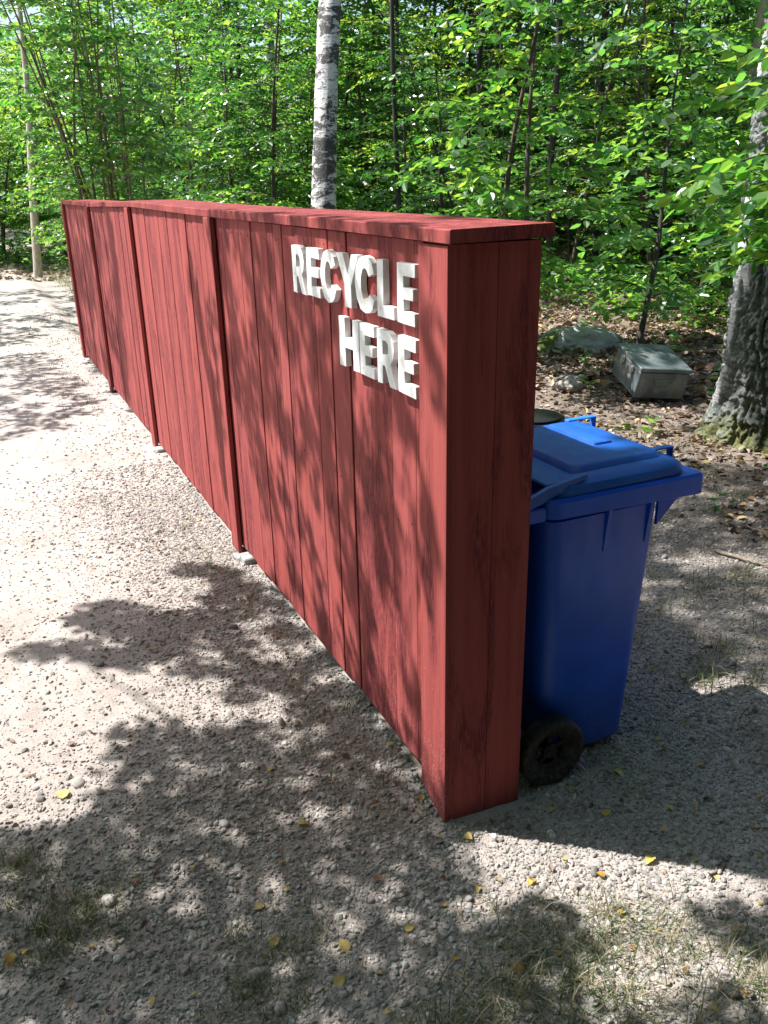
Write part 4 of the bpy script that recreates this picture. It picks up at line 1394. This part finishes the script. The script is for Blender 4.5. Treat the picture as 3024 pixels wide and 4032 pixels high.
# lower right: thin matted grass
c = np.stack([rs6.uniform(-1.25, .1, 900), rs6.uniform(-.85, .55, 900)], -1)
kk = (fbm(c[:, 0], c[:, 1], 3.5, 3, 66) > .05+.9*np.clip((c[:, 1]+c[:, 0]*.2-.05), -.15, .4)-.25*ss(-c[:, 0], .3, .8)) & (c[:, 0] < -.27-.72*np.clip(-c[:, 1], 0, .5)+.25*np.clip(c[:, 1], 0, .5))
parts.append(tufts(rs6, c[kk], 16, .028, .03, .12, .9, .0014))
# tufts along the foot of the fence
c = np.stack([rs6.uniform(.1, 2.6, 60), rs6.uniform(.03, .30, 60)], -1)
parts.append(tufts(rs6, c, 14, .012, .015, .06, .2, .0012))
# lower left corner
c = np.concatenate([np.stack([rs6.normal(.10, .06, 46), rs6.normal(1.02, .07, 46)], -1), np.stack([rs6.normal(-.25, .08, 40), rs6.normal(.62, .09, 40)], -1), np.stack([rs6.normal(.28, .05, 18), rs6.normal(1.12, .05, 18)], -1)])
parts.append(tufts(rs6, c, 22, .018, .015, .06, .4, .0013))
# behind the bin and along the bank
c = np.stack([rs6.uniform(-.3, 2.6, 240), rs6.uniform(-3.2, -1.1, 240)], -1)
kk = fbm(c[:, 0], c[:, 1], 1.6, 3, 67) > .0
parts.append(tufts(rs6, c[kk], 26, .035, .03, .12, .6, .0018))
c = np.stack([rs6.uniform(-.15, .6, 26), rs6.uniform(-.95, -.3, 26)], -1)
parts.append(tufts(rs6, c, 10, .014, .02, .07, .4, .0012))
# far left verge
c = np.stack([rs6.uniform(9, 20, 260), rs6.uniform(-3.0, -.6, 260)], -1)
parts.append(tufts(rs6, c, 30, .12, .05, .18, .3, .004))
Vs = []; Fs = []; off = 0
for V, Fq in parts:
    Vs.append(V); Fs.append(Fq+off); off += len(V)
tag(add('grass', mesh_np('grass', np.concatenate(Vs), np.concatenate(Fs), GRASS)), 'thin green and straw-coloured grass growing through the gravel', 'grass', None, 'stuff')

# ------------------------------------------------------------------ leaf litter and forest floor plants
def litter(n_, region, l0, l1, seed, name, label):
    rs = np.random.default_rng(seed)
    P = region(rs, n_)
    n_ = len(P)
    z_ = terrain(P[:, 0], P[:, 1])+rs.uniform(.002, .018, n_)
    az = rs.uniform(0, 6.28, n_)
    D = np.stack([np.cos(az), np.sin(az), rs.normal(0, .28, n_)], -1)
    U = np.array([0, 0, 1.])+rs.normal(0, .38, (n_, 3))
    V, Fq = leaves_np(np.column_stack([P, z_]), D, U, rs.uniform(l0, l1, n_), 1.2, .28, rs)
    tag(add(name, mesh_np(name, V, Fq, LITTER)), label, 'leaf litter', None, 'stuff')
def reg1(rs, n_):
    P = np.stack([rs.uniform(.6, 8.5, n_), rs.uniform(-7, -1.3, n_)], -1)
    k = (-P[:, 1]+.12*P[:, 0]+2.2*fbm(P[:, 0], P[:, 1], 1.1, 3, 8) > 2.75+rs.normal(0, .25, n_))
    return P[k]
litter(26000, reg1, .025, .065, 61, 'leaf_litter', 'dry brown leaf litter around the crate and the old birch')
def reg2(rs, n_):
    d = rs.uniform(7, 30, n_); px = rs.uniform(-500, 3800, n_)
    aa = YAW-np.arctan((px-1512)*.9324/F_PX)
    P = np.stack([CAM[0]+d*np.cos(aa), CAM[1]+d*np.sin(aa)], -1)
    return P[(P[:, 1] < -1.4) | (P[:, 0] > 17)]
litter(26000, reg2, .07, .14, 62, 'woodland_litter', 'dead leaves covering the floor of the wood')
def reg3(rs, n_):
    P = np.stack([rs.uniform(-1.2, 2.4, n_), rs.uniform(-1.3, 1.3, n_)], -1)
    P = P[fbm(P[:, 0], P[:, 1], 2.2, 3, 19) > -.02]
    return P[~blocked(P[:, 0], P[:, 1])]
litter(1100, reg3, .010, .030, 63, 'leaf_crumbs', 'small crumbs of dead leaf scattered on the gravel')

def undergrowth(n_, seed, x0, x1, y0, y1, thr, h, lf, name, label, m=LEAF):
    rs = np.random.default_rng(seed)
    C = np.stack([rs.uniform(x0, x1, n_), rs.uniform(y0, y1, n_)], -1)
    C = C[fbm(C[:, 0], C[:, 1], .7, 3, seed) > thr]
    per = 12
    P = np.repeat(C, per, 0); m_ = len(P)
    P = P+rs.normal(0, .09, P.shape)
    z_ = terrain(P[:, 0], P[:, 1], False)+rs.random(m_)*h
    az = rs.uniform(0, 6.28, m_)
    D = np.stack([np.cos(az), np.sin(az), rs.normal(.1, .35, m_)], -1)
    U = np.array([0, 0, 1.])+rs.normal(0, .45, (m_, 3))
    V, Fq = leaves_np(np.column_stack([P, z_]), D, U, rs.uniform(lf*.6, lf*1.2, m_), 1.0, .12, rs)
    tag(add(name, mesh_np(name, V, Fq, m)), label, 'undergrowth', None, 'stuff')
undergrowth(420, 91, 4.4, 9.5, -9.0, -5.4, -.05, .32, .09, 'undergrowth', 'low green seedlings and brambles behind the boulder')
undergrowth(90, 94, 1.3, 3.4, -3.9, -2.2, .02, .07, .055, 'ground_plants', 'small green ground plants in the litter around the crate')
undergrowth(2600, 92, 8, 26, -20, -3.2, -.04, .55, .12, 'woodland_undergrowth', 'green ground plants filling the floor of the wood')
undergrowth(500, 93, 19, 27, -4, 4, -.1, .6, .13, 'verge_undergrowth', 'green plants where the track meets the wood', LEAF2)

# small leafy seedlings near the crate
def seedling(label, x_, y_, h, seed, lf=.075):
    rs = np.random.default_rng(seed)
    z_ = float(terrain(x_, y_))
    r = empty('seedling', (x_, y_, z_)); tag(r, label, 'seedling')
    P = np.array([(0, 0, -.01), (.01, .005, h*.5), (.02, .0, h)])
    V, Fq = tubes([(P, np.array([.003, .0025, .0015]))], 5)
    add('stem', mesh_np('stem', V, Fq, TWIG, True), r)
    n_ = 9
    f = rs.uniform(.25, 1, n_); az = np.arange(n_)*2.4
    Pp = np.stack([.02*f, 0*f, h*f], -1)
    D = np.stack([np.cos(az), np.sin(az), rs.normal(.15, .25, n_)], -1)
    V, Fq = leaves_np(Pp, D, np.tile([0, 0, 1.], (n_, 1))+rs.normal(0, .25, (n_, 3)), lf*rs.uniform(.7, 1.2, n_), .8, .12, rs)
    add('leaves', mesh_np('leaves', V, Fq, LEAF), r)
seedling('seedling with lance-shaped leaves beside the pale rounded stone', 3.62, -3.28, .16, 1)
seedling('small green seedling between the boulder and the crate', 4.25, -3.75, .12, 2)
seedling('leafy seedling at the right foot of the crate', 3.05, -4.05, .14, 3)
seedling('broad-leaved seedling in front of the crate', 2.6, -3.05, .10, 4, .09)
seedling('leafy seedling between crate and old birch', 3.3, -4.35, .38, 5, .10)
seedling('green seedling behind the right corner of the crate', 3.75, -4.3, .42, 6, .10)

# ------------------------------------------------------------------ fallen yellow leaves (each a thing of its own)
def fallen_mesh(seed, L):
    rs = np.random.default_rng(seed)
    n_ = 9
    t_ = np.linspace(0, 1, n_)
    wd = .40*np.sin(np.pi*t_**.8)**.8*(1-.25*t_)
    wd[0] = wd[-1] = .002
    curl = rs.uniform(.05, .22)*np.sin(t_*np.pi*rs.uniform(.8, 1.3))
    fo = rs.uniform(.1, .4)
    V = []
    for i in range(n_):
        ser = 1+(.10 if i % 2 else -.06)
        for s in (-1, -.5, 0, .5, 1):
            V.append(((t_[i]-.5)*L, s*wd[i]*ser*L, (curl[i]+fo*abs(s)*wd[i])*L))
    F4 = [[i*5+j, i*5+j+1, (i+1)*5+j+1, (i+1)*5+j] for i in range(n_-1) for j in range(4)]
    V = np.array(V)
    V2, F2 = tubes([(np.array([(-.5*L, 0, 0), (-.66*L, .03*L, .01*L), (-.8*L, .02*L, 0)]), np.array([.0009, .0007, .0006]))], 4)
    me = mesh_np('fallen_leaf', np.concatenate([V, V2]), [np.array(F4), F2+len(V)], YLEAF, True)
    return me
fm = [fallen_mesh(i, 1.0) for i in range(6)]
D_ = 1.8228
import itertools
def ray_ground(px, py):
    u = (px*D_-1512)/F_PX; v = (py*D_-2016)/F_PX
    d = fw+rt*u-up*v
    z = -.08
    for _ in range(4):
        t_ = (z-1.64046)/d.z
        p = M.translation+d*t_
        z = float(terrain(p.x, p.y))
    return p.x, p.y, z
named = [((138, 1720), .042, 'yellow leaf alone on the sunlit sand at the left edge'), ((657, 1782), .030, 'yellow leaf in the sun patch below the fence foot'),
         ((742, 2047), .034, 'pale yellow heart-shaped leaf with stalk, low in the middle'), ((560, 1963), .027, 'amber leaf with bitten edge in the shaded gravel'),
         ((596, 2040), .030, 'brown-orange leaf standing on edge beside a grass tuft'), ((1112, 2095), .038, 'large green-yellow leaf in the matted grass'),
         ((1310, 1759), .034, 'round golden leaf on dark gravel right of the fence corner'), ((1336, 1673), .036, 'yellow leaf just below the blue bin'),
         ((1012, 1812), .028, 'yellow leaf right below the fence corner'), ((1404, 1862), .034, 'yellow leaf at the edge of the long sun patch'),
         ((22, 2078), .032, 'orange leaf on the dark soil in the bottom left corner'), ((734, 2122), .030, 'curled brown leaf near the bottom in the grass'),
         ((1296, 1893), .026, 'tan leaf in the sunlit band right of the corner'), ((1192, 1752), .020, 'small yellow leaf beside white pebbles at the fence foot'),
         ((910, 1728), .022, 'yellow leaf tilted against the white pebbles under the corner board'), ((842, 1612), .026, 'fresh green leaf upright near the fence foot')]
spare = [(1640, 1723), (1628, 1790), (1512, 1655), (1475, 1463), (1560, 1395), (1515, 1510), (1405, 1445), (1530, 1270), (1575, 1240), (1460, 1200), (1590, 1170), (1350, 1720), (1240, 1700),
         (1448, 1748), (1500, 1860), (1640, 1955), (1365, 2052), (1250, 2120), (1610, 2150), (1205, 2060), (1120, 2150), (985, 2075), (415, 1880), (610, 1868), (290, 1908), (620, 1925), (885, 2008), (960, 1960),
         (200, 2050), (60, 2060), (420, 2150), (330, 2168), (820, 2105), (1420, 2010), (1150, 1910), (1075, 1905), (1340, 1975), (1590, 2010), (1480, 2100), (1540, 2180), (1030, 1925), (840, 2190), (1220, 1860),
         (640, 1250), (570, 1440), (585, 1665), (430, 1125), (465, 1010), (480, 1240), (320, 1090), (520, 1300), (600, 1380), (700, 1395), (1480, 1560), (1580, 1640), (1420, 1600), (1550, 1900), (1640, 1850)]
r7 = random.Random(17)
for k, (p, L_, lb) in enumerate(named):
    x_, y_, z_ = ray_ground(*p)
    o = add('fallen_leaf', fm[k % 6], None, (x_, y_, z_+.006))
    o.scale = (L_*1.15,)*3; o.rotation_euler = (r7.uniform(-.35, .35), r7.uniform(-.3, .3), r7.uniform(0, 6.28))
    tag(o, lb, 'leaf', 'fallen leaves on the ground')
for k, p in enumerate(spare):
    x_, y_, z_ = ray_ground(*p)
    if blocked(np.array(x_), np.array(y_)): continue
    o = add('fallen_leaf', fm[k % 6], None, (x_, y_, z_+.006))
    o.scale = (r7.uniform(.014, .028),)*3; o.rotation_euler = (r7.uniform(-.5, .5), r7.uniform(-.4, .4), r7.uniform(0, 6.28))
    tag(o, 'small plain yellow birch leaf, one of many strewn singly over the gravel', 'leaf', 'small leaves strewn over the gravel')

# ------------------------------------------------------------------ twigs
def twig(label, pix, r, seed, forks=2, lift=.006):
    rs = np.random.default_rng(seed)
    P = np.array([ray_ground(*p) for p in pix])
    P[:, 2] += r+lift*rs.random(len(P))
    base = P[0].copy()
    n_ = 12
    t_ = np.linspace(0, 1, n_)
    Q = np.stack([np.interp(t_, np.linspace(0, 1, len(P)), P[:, k]) for k in range(3)], -1)-base
    Q[1:-1] += rs.normal(0, .0025, (n_-2, 3))
    paths = [(Q, r*(1-.6*t_))]
    for i in range(forks):
        k = rs.integers(3, n_-3)
        d = Q[k+1]-Q[k]; a2 = rs.choice([-1, 1])*rs.uniform(.4, .9)
        dd = np.array([d[0]*math.cos(a2)-d[1]*math.sin(a2), d[0]*math.sin(a2)+d[1]*math.cos(a2), .004])
        L_ = np.linalg.norm(Q[-1]-Q[0])*rs.uniform(.2, .4)
        dd = dd/np.linalg.norm(dd)
        u = np.linspace(0, 1, 6)
        paths.append((Q[k]+dd*(u*L_)[:, None], r*.5*(1-.7*u)))
    V, Fq = tubes(paths, 6)
    o = add('twig', mesh_np('twig', V, Fq, TWIG, True), None, tuple(base))
    tag(o, label, 'twig')
twig('long thin forked dry twig lying on the gravel near the fence batten', [(505, 1250), (440, 1215), (380, 1170), (325, 1095)], .0022, 1, 4)
twig('short straight stick on the shaded gravel at the left', [(108, 1915), (111, 1975)], .005, 2, 0)
twig('bent brown twig in the sun patch at the right', [(1565, 1870), (1540, 1890), (1530, 1905)], .005, 3, 1)
twig('grey stick in the bottom left corner grass', [(140, 2125), (120, 2155)], .006, 4, 0)
twig('thin dark twig in the grass at the bottom middle', [(985, 1960), (1010, 2010), (1025, 2050)], .0025, 5, 2)
twig('long dead branch on the litter left of the old birch', [(1350, 985), (1450, 975), (1490, 958)], .009, 6, 2)
twig('fallen branch on the ground right of the blue bin', [(1545, 1195), (1600, 1213), (1658, 1228)], .011, 7, 1)
